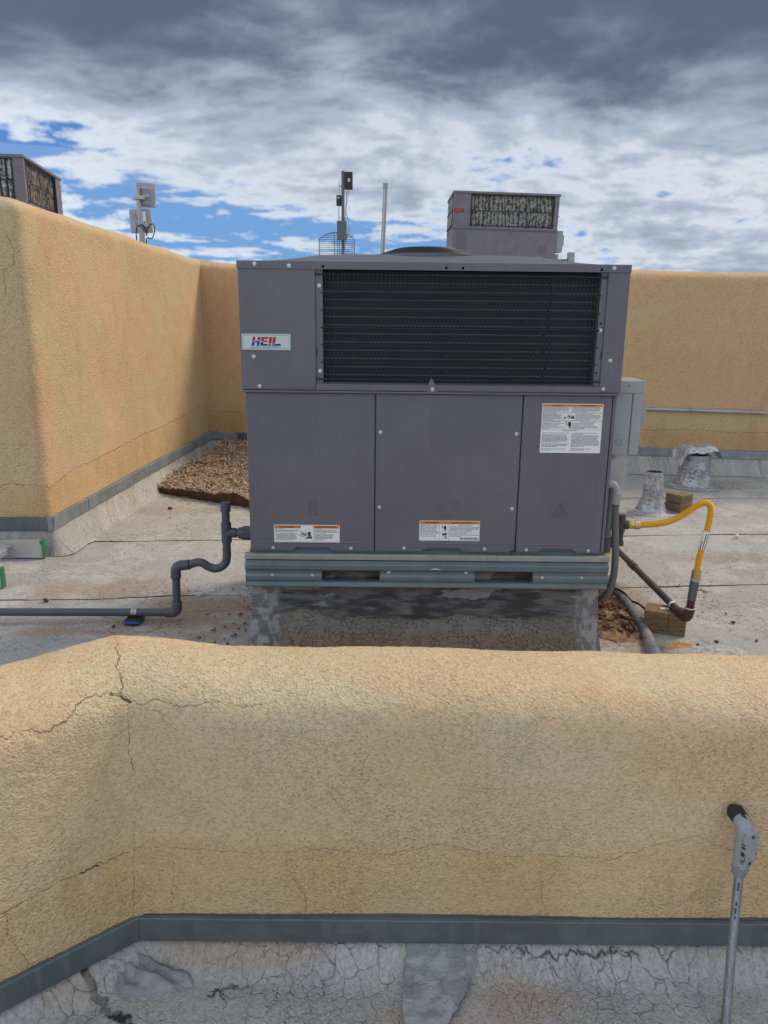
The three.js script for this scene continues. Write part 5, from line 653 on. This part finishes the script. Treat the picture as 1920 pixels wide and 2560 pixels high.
// ------------------------------------------------------------------ conduit stub on the front wall
{
  const C = thing('wall_conduit', 'chipped grey elbow fitting and thin pipe on the low parapet wall', 'conduit');
  const chip = maps(256, 512, (i, j) => { const x = i / 256, y = j / 512, n = fbm(x * 6, y * 9, 4), e = fbm(x * 11 + 7, y * 14, 4), ex = Math.min(x, 1 - x, y, 1 - y), k = sst(0.73, 0.75, e + 0.14 * sst(0.10, 0.0, ex)); const c = mix3([0.31, 0.325, 0.355], [0.03, 0.026, 0.03], k); return [c[0] * (0.94 + 0.12 * n), c[1] * (0.94 + 0.12 * n), c[2] * (0.94 + 0.12 * n), 0.6 - 0.4 * k]; });
  const body = std({ ...chip, bumpScale: 0.001, roughness: 0.5 });
  const wallZ = KZ + 0.006;
  mesh('wall_nipple', merged([cyl([0.594, 0.150, wallZ - 0.05], [0.598, 0.146, wallZ + 0.030], 0.0125, 0.0125, 16)]), M.bitumen, C);
  mesh('lock_ring', merged([cyl([0.5965, 0.148, wallZ + 0.012], [0.598, 0.146, wallZ + 0.034], 0.0185, 0.0175, 18)]), M.blackPlastic, C);
  const b = mesh('elbow_body', planar(merged([sweep(bendLine([[0.598, 0.146, wallZ + 0.025], [0.601, 0.139, wallZ + 0.052], [0.600, 0.045, wallZ + 0.056]], 0.022, 0.004), 0.0168, 20)]), 0, 1, 0.05, 0.12, 0.575, 0.04), body, C);
  const s = new THREE.Shape(); const hw = 0.0165, y0 = 0.062, y1 = 0.135; s.moveTo(-hw + 0.01, y0); s.quadraticCurveTo(0, y0 - 0.012, hw - 0.01, y0); s.quadraticCurveTo(hw, y0 + 0.004, hw, y0 + 0.014); s.lineTo(hw, y1 - 0.014); s.quadraticCurveTo(hw, y1, hw - 0.012, y1 + 0.002); s.lineTo(-hw + 0.012, y1 + 0.002); s.quadraticCurveTo(-hw, y1, -hw, y1 - 0.014); s.lineTo(-hw, y0 + 0.014); s.quadraticCurveTo(-hw, y0 + 0.004, -hw + 0.01, y0);
  const cv = new THREE.ExtrudeGeometry(s, { depth: 0.006, bevelEnabled: true, bevelSize: 0.0015, bevelThickness: 0.0015, bevelSegments: 2 }); planar(cv, 0, 1, 0.036, 0.09, -0.018, 0.055); cv.rotateY(0.35); cv.translate(0.6065, 0, wallZ + 0.0645); const cover = mesh('cover_plate', cv, body, C);
  for (const y of [0.067, 0.130]) { const g = new THREE.SphereGeometry(0.0038, 12, 8); g.scale(1, 1, 0.5); g.rotateY(0.35); g.translate(0.6095, y, wallZ + 0.0723); mesh('cover_screw', g, M.iron, cover); }
  mesh('collar', merged([cyl([0.600, 0.058, wallZ + 0.056], [0.599, 0.030, wallZ + 0.056], 0.0158, 0.0150, 20), cyl([0.600, 0.052, wallZ + 0.056], [0.6, 0.044, wallZ + 0.056], 0.0172, 0.0172, 20)]), tinted(lin(0.22, 0.235, 0.245), rustGrain, { roughness: 0.55 }), C);
  const emt = print(64, 512, (x, W, H) => { x.fillStyle = '#868a8e'; x.fillRect(0, 0, W, H); const R = rng(61); for (let i = 0; i < 900; i++) { const v = 100 + 80 * R(); x.fillStyle = `rgba(${v},${v},${v + 4},0.35)`; x.fillRect(R() * W, R() * H, 2 + R() * 6, 4 + R() * 22); } x.fillStyle = '#23252a'; x.save(); x.translate(44, 24); x.rotate(Math.PI / 2); x.font = 'bold 17px sans-serif'; greek(x, 0, 0, 26, 1, 18, 5); greek(x, 44, 0, 60, 1, 14, 6); x.restore(); });
  mesh('conduit_pipe', (() => { const P = [V(0.5995, 0.035, wallZ + 0.056), V(0.578, -0.1, wallZ + 0.108), V(0.556, -0.252, wallZ + 0.168)], Q = bendLine(P, 0.02, 0.02), g = sweep(Q, 0.0094, 20); const u = g.attributes.uv; for (let i = 0; i < Q.length * 21; i++) u.setXY(i, (i % 21) / 20 * 2, 1 - Math.floor(i / 21) / (Q.length - 1)); return g; })(), (() => { emt.wrapS = THREE.RepeatWrapping; return std({ map: emt, roughness: 0.42, metalness: 0.5 }); })(), C);
}
// ------------------------------------------------------------------ mastic lumps and patches on the roofs
function lump(name, cx, cz, y, rx, rz, h, mat, rot, seed, label, ridge = 0) {
  const g = grid(72, 22, (u, v) => { const a = u * 2 * Math.PI, o = 0.72 + 0.5 * fbm(Math.cos(a) * 1.6 + seed, Math.sin(a) * 1.6 + 2, 3), r = v * o, lx = Math.cos(a) * r * rx, lz = Math.sin(a) * r * rz, c = Math.cos(rot), s = Math.sin(rot); const n = fbm(lx * 30 + seed, lz * 55, 4) - 0.4, hh = (h * (1 - v * v) * (0.55 + 1.1 * n + ridge * Math.sin(lz * 220 + fbm(lx * 20, lz * 20, 2) * 6) * 0.25)) * (v > 0.999 ? 0 : 1) + 0.0015 - (v > 0.93 ? 0.004 : 0); return [cx + lx * c - lz * s, y + hh, cz + lx * s + lz * c, lx * 3, lz * 3]; });
  return tag(mesh(name, g, mat), label, 'roof patch');
}
const greyTex = maps(512, 512, (i, j) => { const x = i / 512, y = j / 512, n = fbm(x * 9, y * 14, 5, 0.55), s = fbm(x * 11 + 4, y * 19, 4), cr = sst(0.06, 0.015, cells(x + (n - 0.5) * 0.3, y + (s - 0.5) * 0.2, 4)[0]) * 0.3; let c = mix3([0.235, 0.24, 0.25], [0.36, 0.365, 0.375], sst(0.35, 0.65, n * 0.6 + s * 0.4)); c = mix3(c, [0.11, 0.085, 0.07], cr); return [c[0], c[1], c[2], n * 0.6 + s * 0.3 - cr * 0.3]; });
const greyMastic = std({ ...greyTex, bumpScale: 0.008, roughness: 0.6 });
const whiteMastic = tinted(lin(0.50, 0.49, 0.49), metalGrain, { roughness: 0.6, bumpMap: metalGrain.bumpMap, bumpScale: 0.012 });
lump('mastic_patch', -0.675, 1.122, NEAR_Y + 0.006, 0.115, 0.075, 0.030, greyMastic, 0.35, 3, 'lumpy grey mastic smear at the inner foot of the low parapet corner', 1);
{
  const s = new THREE.Shape(); const R = rng(5), pts = [[-0.095, 1.086], [0.062, 1.088], [0.055, 1.14], [0.028, 1.19], [-0.01, 1.25], [-0.052, 1.32], [-0.10, 1.33], [-0.108, 1.2]]; const P = []; for (let i = 0; i < pts.length; i++) { const a = pts[i], b = pts[(i + 1) % pts.length]; for (let k = 0; k < 7; k++) P.push([mix(a[0], b[0], k / 7) + (R() - 0.5) * 0.006, mix(a[1], b[1], k / 7) + (R() - 0.5) * 0.006]); }
  P.forEach(([x, z], i) => (i ? s.lineTo(x, z) : s.moveTo(x, z))); const g = new THREE.ShapeGeometry(s), p = g.attributes.position; for (let i = 0; i < p.count; i++) { const x = p.getX(i), z = p.getY(i); p.setXYZ(i, x, NEAR_Y + 0.055 * sst(0.075, -0.005, z - KZ) + 0.012, z); } planar(g, 0, 2, 0.3, 0.3, -0.12, 1.05); g.computeVertexNormals();
  tag(mesh('roof_patch', g, greyMastic), 'smooth grey repair patch at the foot of the low parapet wall', 'roof patch');
}
lump('mastic_patch', -1.72, -1.32, 0.006, 0.075, 0.11, 0.035, whiteMastic, 0.2, 8, 'pale mastic lump at the outer corner of the tall left wall, by the ladder');
lump('mastic_patch', -1.68, -2.30, 0.006, 0.09, 0.16, 0.028, whiteMastic, 0.3, 15, 'pale mastic smear beside the corner of the brown shredded pad');
lump('mastic_patch', -1.575, -3.2, 0.010, 0.05, 0.14, 0.05, whiteMastic, 0.05, 22, 'pale mastic smear between the shredded pad and the left wall');
{
  // soil and leaf litter gathered at the curb's right foot
  const soilTex = maps(256, 256, (i, j) => { const x = i / 256, y = j / 256, n = fbm(x * 14, y * 14, 4, 0.6), f = vn(x * 130, y * 130); const c = mix3([0.35, 0.215, 0.12], [0.20, 0.115, 0.062], sst(0.35, 0.65, n)); const k = 0.7 + 0.55 * f; return [c[0] * k, c[1] * k, c[2] * k, n * 0.6 + f * 0.4]; });
  const g = grid(60, 40, (u, v) => { const a = u * 2 * Math.PI, o = 0.7 + 0.55 * fbm(Math.cos(a) * 1.5 + 30, Math.sin(a) * 1.5 + 8, 4), r = v * o, x = 0.745 + Math.cos(a) * r * 0.125, z = -0.36 + Math.sin(a) * r * 0.34, n = fbm(x * 22, z * 22, 4); return [x, 0.006 + (v > 0.95 ? -0.004 : 0.022 * (1 - v * v) * (0.3 + 1.2 * n)), z, x * 3, z * 3]; });
  const so = mesh('soil', g, std({ ...soilTex, bumpScale: 0.012, roughness: 1 })); so.userData = { kind: 'stuff', label: 'brown soil gathered at the foot of the curb', category: 'soil' };
  const R = rng(808), bins = [[], [], []];
  const chip = (x, y, z, L, w, a, t, b) => bins[b].push(grid(2, 1, (p, q) => { const s = (p - 0.5) * L, o = (q - 0.5) * w; return [x + Math.cos(a) * s - Math.sin(a) * o, y + Math.abs(p - 0.5) * L * 0.25 * t + o * t, z + Math.sin(a) * s + Math.cos(a) * o]; }));
  for (let k = 0; k < 420; k++) { const a = R() * 6.283, r = Math.pow(R(), 0.7); chip(0.752 + Math.cos(a) * r * 0.12, 0.018 + 0.022 * R() * (1 - r), -0.40 + Math.sin(a) * r * 0.27, 0.012 + 0.035 * R(), 0.004 + 0.008 * R(), R() * 3.14, R() - 0.5, Math.floor(R() * 3)); }
  for (let k = 0; k < 80; k++) chip(-0.66 - 0.35 * R() * R(), 0.012, -0.62 + 0.75 * R(), 0.008 + 0.014 * R(), 0.004 + 0.006 * R(), R() * 3.14, (R() - 0.5) * 0.6, Math.floor(R() * 3));
  for (let k = 0; k < 140; k++) chip(-1.9 + 4.4 * R(), 0.012, -3.4 + 3.6 * R(), 0.006 + 0.012 * R(), 0.003 + 0.005 * R(), R() * 3.14, (R() - 0.5) * 0.5, Math.floor(R() * 3));
  const li = mesh('leaf_litter', merged(bins[0].concat(bins[1], bins[2])), tinted(lin(0.085, 0.04, 0.024), rustGrain, { roughness: 0.95 })); li.userData = { kind: 'stuff', label: 'scattered dark brown leaf litter on the roof', category: 'leaf litter' };
  const tw = [[[0.775, -0.29], [0.79, -0.22], [0.795, -0.148]], [[0.842, -0.60], [0.862, -0.52], [0.874, -0.448]], [[0.868, -0.44], [0.884, -0.38], [0.905, -0.31]]];
  tw.forEach((t, i) => tag(mesh('twig', sweep(spline(t.map(([x, z], k) => [x, 0.032 + 0.010 * (k % 2), z]), 16), (L) => 0.0035 + 0.002 * vn(L * 90, i), 6), std({ color: lin(0.06, 0.032, 0.022), roughness: 0.95 })), 'thin dark twig lying in the soil by the curb', 'twig', 'twigs in the soil by the curb'));
  const bits = [[-1.686, -1.713, 0.035], [-1.431, -1.986, 0.03], [1.237, -0.109, 0.016], [1.082, -0.094, 0.018], [1.003, -0.069, 0.014], [1.237, -0.369, 0.013], [1.224, -0.279, 0.02], [-1.166, -0.186, 0.02], [-1.532, -0.45, 0.03]];
  bits.forEach(([x, z, s], i) => { const g = new THREE.IcosahedronGeometry(s * 0.5, 1), p = g.attributes.position; for (let k = 0; k < p.count; k++) { const f = 0.7 + 0.6 * vn(p.getX(k) * 300 + i * 7, p.getY(k) * 300 + p.getZ(k) * 200); p.setXYZ(k, p.getX(k) * f * 0.55, p.getY(k) * f * (i === 0 ? 1.3 : 0.5), p.getZ(k) * f); } g.computeVertexNormals(); const m = tag(mesh('tar_crumb', g, M.bitumen), 'small black crumb of tar lying on the roof', 'tar crumb', 'black crumbs on the roof'); m.position.set(x, 0.006 + s * (i === 0 ? 0.42 : 0.14), z); m.rotation.y = i * 1.3; });
  const pb = new THREE.IcosahedronGeometry(0.013, 2); pb.scale(1, 0.8, 1.1); const pm = tag(mesh('pebble', pb, M.cream), 'small white pebble on the roof behind the yellow hose', 'pebble'); pm.position.set(1.777, 0.016, -1.471);
}

// ------------------------------------------------------------------ beyond the walls: two older units, masts and poles on the upper roof
const dirtTex = maps(512, 256, (i, j) => { const x = i / 512, y = j / 256, w = x * 21 + (fbm(x * 9, y * 2, 3) - 0.5) * 1.6 + (y > 0.48 ? 0.4 : 0), p = Math.abs(Math.sin(w * Math.PI)), n = fbm(x * 40 + 3, y * 14, 4, 0.6), f = fbm(x * 60, y * 60, 3, 0.6); let c = mix3([0.045, 0.044, 0.044], [0.52, 0.50, 0.46], sst(0.18, 0.80, p * 0.42 + (n - 0.5) * 1.1 + (f - 0.5) * 0.6 + 0.22)); c = mix3(c, [0.14, 0.125, 0.10], 0.5 * sst(0.5, 0.68, f)); return [c[0], c[1], c[2], p * 0.6 + n * 0.4]; });
M.dirtyCoil = std({ ...dirtTex, bumpScale: 0.004, roughness: 0.95 });
const UP = 1.2;
function olderUnit(name, label, pos, turn, tilt, flip) {
  const T = thing(name, label, 'rooftop unit', pos, 'older units on the upper roof'); T.rotation.set(0, turn, tilt);
  const f = flip ? -1 : 1, P = M.oldPaint, X = (a, b) => (f > 0 ? [a, b] : [-b, -a]), bx = (a, b, y0, y1, z0, z1, r) => { const [p, q] = X(a, b); return box(p, q, y0, y1, z0, z1, r); };
  mesh('curb', box(-0.60, 0.60, -0.36, 0.0, -0.80, -0.02), M.galv, T);
  mesh('cabinet', planar(merged([box(-0.604, 0.604, 0, 0.545, -0.815, 0), bx(-0.604, -0.40, 0.545, 0.93, -0.815, 0), bx(0.545, 0.604, 0.545, 0.93, -0.815, 0), bx(-0.40, 0.545, 0.545, 0.57, -0.815, 0), bx(-0.40, 0.545, 0.57, 0.93, -0.76, -0.06)]), 0, 1, 0.6, 0.6), P, T);
  mesh('waist_flange', box(-0.61, 0.61, 0.540, 0.549, -0.82, 0.010), M.paint, T); mesh('sill', bx(-0.40, 0.56, 0.550, 0.572, -0.002, 0.008, 0.002), P, T);
  mesh('lid', planar(merged([box(-0.616, 0.616, 0.925, 0.949, -0.828, 0.010, 0.003)]), 0, 1, 0.6, 0.6), P, T);
  mesh('dirty_coil', grid(130, 2, (u, v) => { const [p, q] = X(-0.40, 0.545), x = p + (q - p) * u; return [x, 0.572 + 0.356 * v, -0.030 + 0.003 * Math.sin(u * 26 * 6.283) + 0.006 * vn(u * 60, 2), u, v]; }), M.dirtyCoil, T);
  const gd = new THREE.Group(); gd.name = 'coil_guard'; T.add(gd);
  for (const y of [0.585, 0.745, 0.912]) { const [p, q] = X(-0.415, 0.555); mesh('wire', cyl([p, y, 0.002], [q, y, 0.002], y === 0.745 ? 0.004 : 0.005, undefined, 6), M.black, gd); }
  for (let k = 0; k < 37; k++) { const x = f * (-0.395 + k * 0.026); mesh('wire', cyl([x, 0.574, -0.001], [x, 0.925, -0.001], 0.0015, undefined, 5), M.black, gd); }
  for (const x of [-0.402, 0.545]) mesh('guard_post', box(f * x - 0.008, f * x + 0.008, 0.574, 0.925, -0.03, 0.003), M.black, gd);
  // side with its own coil
  const sx = -1; mesh('side_coil', box(Math.min(sx * 0.606, sx * 0.609), Math.max(sx * 0.606, sx * 0.609), 0.575, 0.915, -0.74, -0.09), M.coil, T);
  mesh('dirty_coil', grid(80, 2, (u, v) => [sx * (0.6105 + 0.003 * Math.sin(u * 70)), 0.58 + 0.33 * v, -0.10 - 0.63 * u, u * 0.7, v]), M.dirtyCoil, T);
  for (const y of [0.58, 0.745, 0.91]) mesh('wire', cyl([sx * 0.617, y, -0.73], [sx * 0.617, y, -0.09], 0.0045, undefined, 6), M.black, gd);
  for (let k = 0; k < 5; k++) screwAt(T, f * (-0.59 + k * 0.02 + (k > 2 ? 1.12 : 0)), 0.56 + (k % 3) * 0.15, 0.001, M.oldPaint);
  return T;
}
{
  const T = olderUnit('rooftop_unit', 'older grey rooftop unit with a red badge standing beyond the back wall', [1.245, UP + 0.372, -6.86], 0.0, -0.022, false);
  const bd = mesh('badge_plate', box(-0.598, -0.485, 0.72, 0.757, 0.0005, 0.006, 0.003), std({ color: lin(0.42, 0.02, 0.022), roughness: 0.4 }), T);
  const bt = print(256, 80, (x, W, H) => { x.fillStyle = '#a82226'; x.fillRect(0, 0, W, H); greek(x, 40, 30, 180, 1, 36, 3, '#d98a86'); }); sticker('badge_print', bd, -0.592, -0.491, 0.724, 0.753, 0.0062, bt, {}, 0.002);
  mesh('rating_plate', box(0.395, 0.49, 0.30, 0.385, 0.0005, 0.002), tinted(lin(0.15, 0.14, 0.15), metalGrain, { roughness: 0.5 }), T); mesh('white_label', box(0.375, 0.458, 0.232, 0.258, 0.0005, 0.002), M.pvcPale, T); mesh('access_panel', box(-0.56, -0.45, 0.05, 0.50, 0.0005, 0.003), M.paint, T);
  const E = thing('disconnect_box', 'small grey electrical box on the side of the older unit with a red badge', 'electrical box', [1.245 + 0.62, UP + 0.372, -6.86]);
  mesh('enclosure', box(0.0, 0.075, 0.31, 0.545, -0.2, -0.03, 0.004), M.box, E); mesh('handle_hood', box(0.0745, 0.092, 0.38, 0.50, -0.19, -0.04, 0.01), M.box, E); mesh('lower_flap', box(0.0, 0.06, 0.20, 0.295, -0.15, -0.145), M.cream, E);
  const J = thing('junction_box', 'small grey junction box on a stub post beside the older unit with a red badge', 'electrical box', [2.06, UP, -6.95]);
  mesh('box_body', box(-0.035, 0.04, 0.565, 0.685, -0.04, 0.03, 0.004), M.box, J); mesh('post', cyl([0.0, 0, 0], [0.0, 0.57, 0], 0.012, 0.012, 10), M.galv, J); mesh('side_pipe', cyl([-0.03, 0.60, 0], [-0.20, 0.595, 0], 0.011, 0.011, 10), M.conduitGrey, J);
}
olderUnit('rooftop_unit', 'older grey rooftop unit showing two dirty coils above the tall left wall corner', [-3.325, UP + 0.30, -5.20], Math.PI / 2 + 0.135, 0, true);
{
  const A = thing('antenna_mast', 'galvanised mast with two flat panel antennas and looping black cable beyond the left wall', 'antenna', [-2.985, UP, -7.10]);
  mesh('mast_pole', cyl([-0.01, 0, 0], [-0.035, 1.36, 0], 0.028, 0.026, 16), M.galv, A); mesh('mast_sleeve', cyl([-0.012, 0.55, 0], [-0.014, 0.86, 0], 0.034, 0.033, 16), M.galv, A);
  const panel = (x, y, w, h, ry, rz, rx) => { const g = new THREE.Group(); g.name = 'panel_antenna'; g.position.set(x, y, -0.08); g.rotation.set(rx, ry, rz); A.add(g); mesh('panel_shell', new RoundedBoxGeometry(w, h, 0.035, 3, 0.016), M.antenna, g); mesh('rear_housing', new RoundedBoxGeometry(w * 0.55, h * 0.72, 0.03, 2, 0.01).translate(w * 0.05, -h * 0.05, 0.03), M.pvcPale, g); mesh('rib', box(-w * 0.28, w * 0.3, h * 0.24, h * 0.28, 0.018, 0.05, 0.005), M.antenna, g); mesh('bracket', box(-w * 0.12, w * 0.12, -h * 0.12, h * 0.02, 0.04, 0.075, 0.004), M.galv, g); };
  panel(0.035, 1.29, 0.225, 0.275, 0.35, -0.06, 0.1); panel(-0.04, 1.0, 0.265, 0.27, 0.0, 0.03, 0.0);
  mesh('pole_clamp', box(-0.085, 0.045, 1.225, 1.27, -0.045, 0.04, 0.006), M.galv, A); mesh('pole_clamp', box(-0.05, 0.05, 0.925, 0.975, -0.05, 0.04, 0.006), M.galv, A);
  mesh('cable', sweep(spline([[-0.075, 0.70, 0.02], [-0.07, 0.84, 0.05], [-0.05, 0.92, 0.06], [0.02, 0.94, 0.06], [0.05, 0.87, 0.06], [0.055, 0.82, 0.06], [0.08, 0.91, 0.07], [0.13, 0.955, 0.07], [0.155, 0.93, 0.07], [0.15, 0.86, 0.07], [0.11, 0.79, 0.06], [0.06, 0.80, 0.05], [0.03, 0.6, 0.04]], 90), 0.006, 8), M.black, A);
  mesh('cable', sweep(spline([[-0.075, 0.82, 0.01], [-0.08, 0.74, 0.02], [-0.065, 0.60, 0.02], [-0.06, 0.2, 0.02]], 30), 0.005, 8), M.conduitGrey, A); mesh('connector', cyl([0.035, 0.98, 0.05], [0.035, 1.09, 0.05], 0.017, 0.017, 12), M.white, A);
}
{
  const A = thing('antenna_mast', 'thin steel mast with a black radio box, grey cabinet and cables beyond the back wall', 'antenna', [-0.672, UP, -8.15]);
  mesh('mast_pole', box(-0.02, 0.02, 0, 1.74, -0.02, 0.02), M.valve, A); mesh('radio_box', box(0.022, 0.125, 1.52, 1.725, -0.05, 0.05, 0.006), M.blackPlastic, A); mesh('radio_label', box(0.065, 0.095, 1.605, 1.645, 0.0505, 0.052), M.cream, A); mesh('radio_box', box(-0.085, -0.021, 1.32, 1.445, -0.04, 0.04, 0.006), M.blackPlastic, A); mesh('radio_label', box(-0.073, -0.042, 1.40, 1.425, 0.0405, 0.042), M.pvcPale, A);
  mesh('whip_antenna', cyl([-0.05, 1.44, 0], [-0.05, 1.63, 0], 0.006, 0.005, 8), M.galv, A); mesh('steel_cabinet', box(-0.075, 0.05, 0.89, 1.125, 0.021, 0.10, 0.004), M.valve, A); mesh('bolt', box(-0.04, -0.018, 1.55, 1.565, -0.01, 0.03), M.galv, A);
  mesh('cable', sweep(spline([[0.075, 1.53, 0], [0.06, 1.40, 0.02], [0.04, 1.25, 0.03], [0.075, 1.12, 0.05], [0.078, 1.0, 0.05], [0.04, 0.88, 0.04], [0.0, 0.6, 0.03]], 50), 0.0045, 6), M.pvcPale, A); mesh('cable', sweep(spline([[0.05, 1.5, 0], [0.04, 1.36, 0.02], [0.03, 1.13, 0.05]], 24), 0.0045, 6), M.pvcPale, A); mesh('cable', sweep(spline([[-0.05, 1.33, 0.01], [-0.055, 1.22, 0.02], [-0.05, 1.12, 0.05]], 20), 0.0045, 6), M.conduitGrey, A);
}
{
  const D = thing('grid_antenna', 'curved wire grid dish antenna behind the thin steel mast', 'antenna', [-0.865, UP, -10.15]);
  const ex = (t) => -0.275 + 0.55 * t, zc = (x) => 0.28 * x * x, top = (x) => 1.185 - 0.10 * Math.pow(Math.abs(x) / 0.275, 2.2);
  const rim = []; for (let i = 0; i <= 30; i++) { const x = ex(i / 30); rim.push(V(x, top(x), zc(x))); } mesh('rim_wire', sweep([V(-0.275, 0.45, zc(0.275)), ...rim, V(0.275, 0.45, zc(0.275))], 0.007, 8), M.wire, D);
  for (let k = 0; k < 24; k++) { const y = 1.165 - k * 0.029, hw = Math.min(0.274, 0.275 * Math.pow(Math.max(0, (1.185 - y) / 0.10), 1 / 2.2)), p = []; for (let i = 0; i <= 12; i++) { const x = -hw + 2 * hw * i / 12; p.push(V(x, y, zc(x))); } mesh('grid_wire', sweep(p, 0.0045, 5), M.wire, D); }
  for (const x of [-0.03, 0.02, 0.05]) mesh('stay_wire', sweep([V(x, 0.45, zc(x) + 0.01), V(x - 0.01, 1.17, zc(x) + 0.01)], 0.005, 6), M.wire, D);
  mesh('dish_post', cyl([0, 0, 0.02], [0, 0.8, 0.02], 0.025, 0.025, 12), M.galv, D);
}
{
  const p = thing('vent_pole', 'tall thin galvanised pole with a pale cap standing beyond the back wall', 'pole', [-0.15, UP, -8.15]);
  mesh('pole_tube', cyl([-0.03, 0, 0], [0.028, 1.55, 0], 0.029, 0.028, 16), M.galv, p); mesh('pole_cap', cyl([0.026, 1.53, 0], [0.0305, 1.60, 0], 0.033, 0.033, 16), M.box, p);
}

renderer.render(scene, camera);
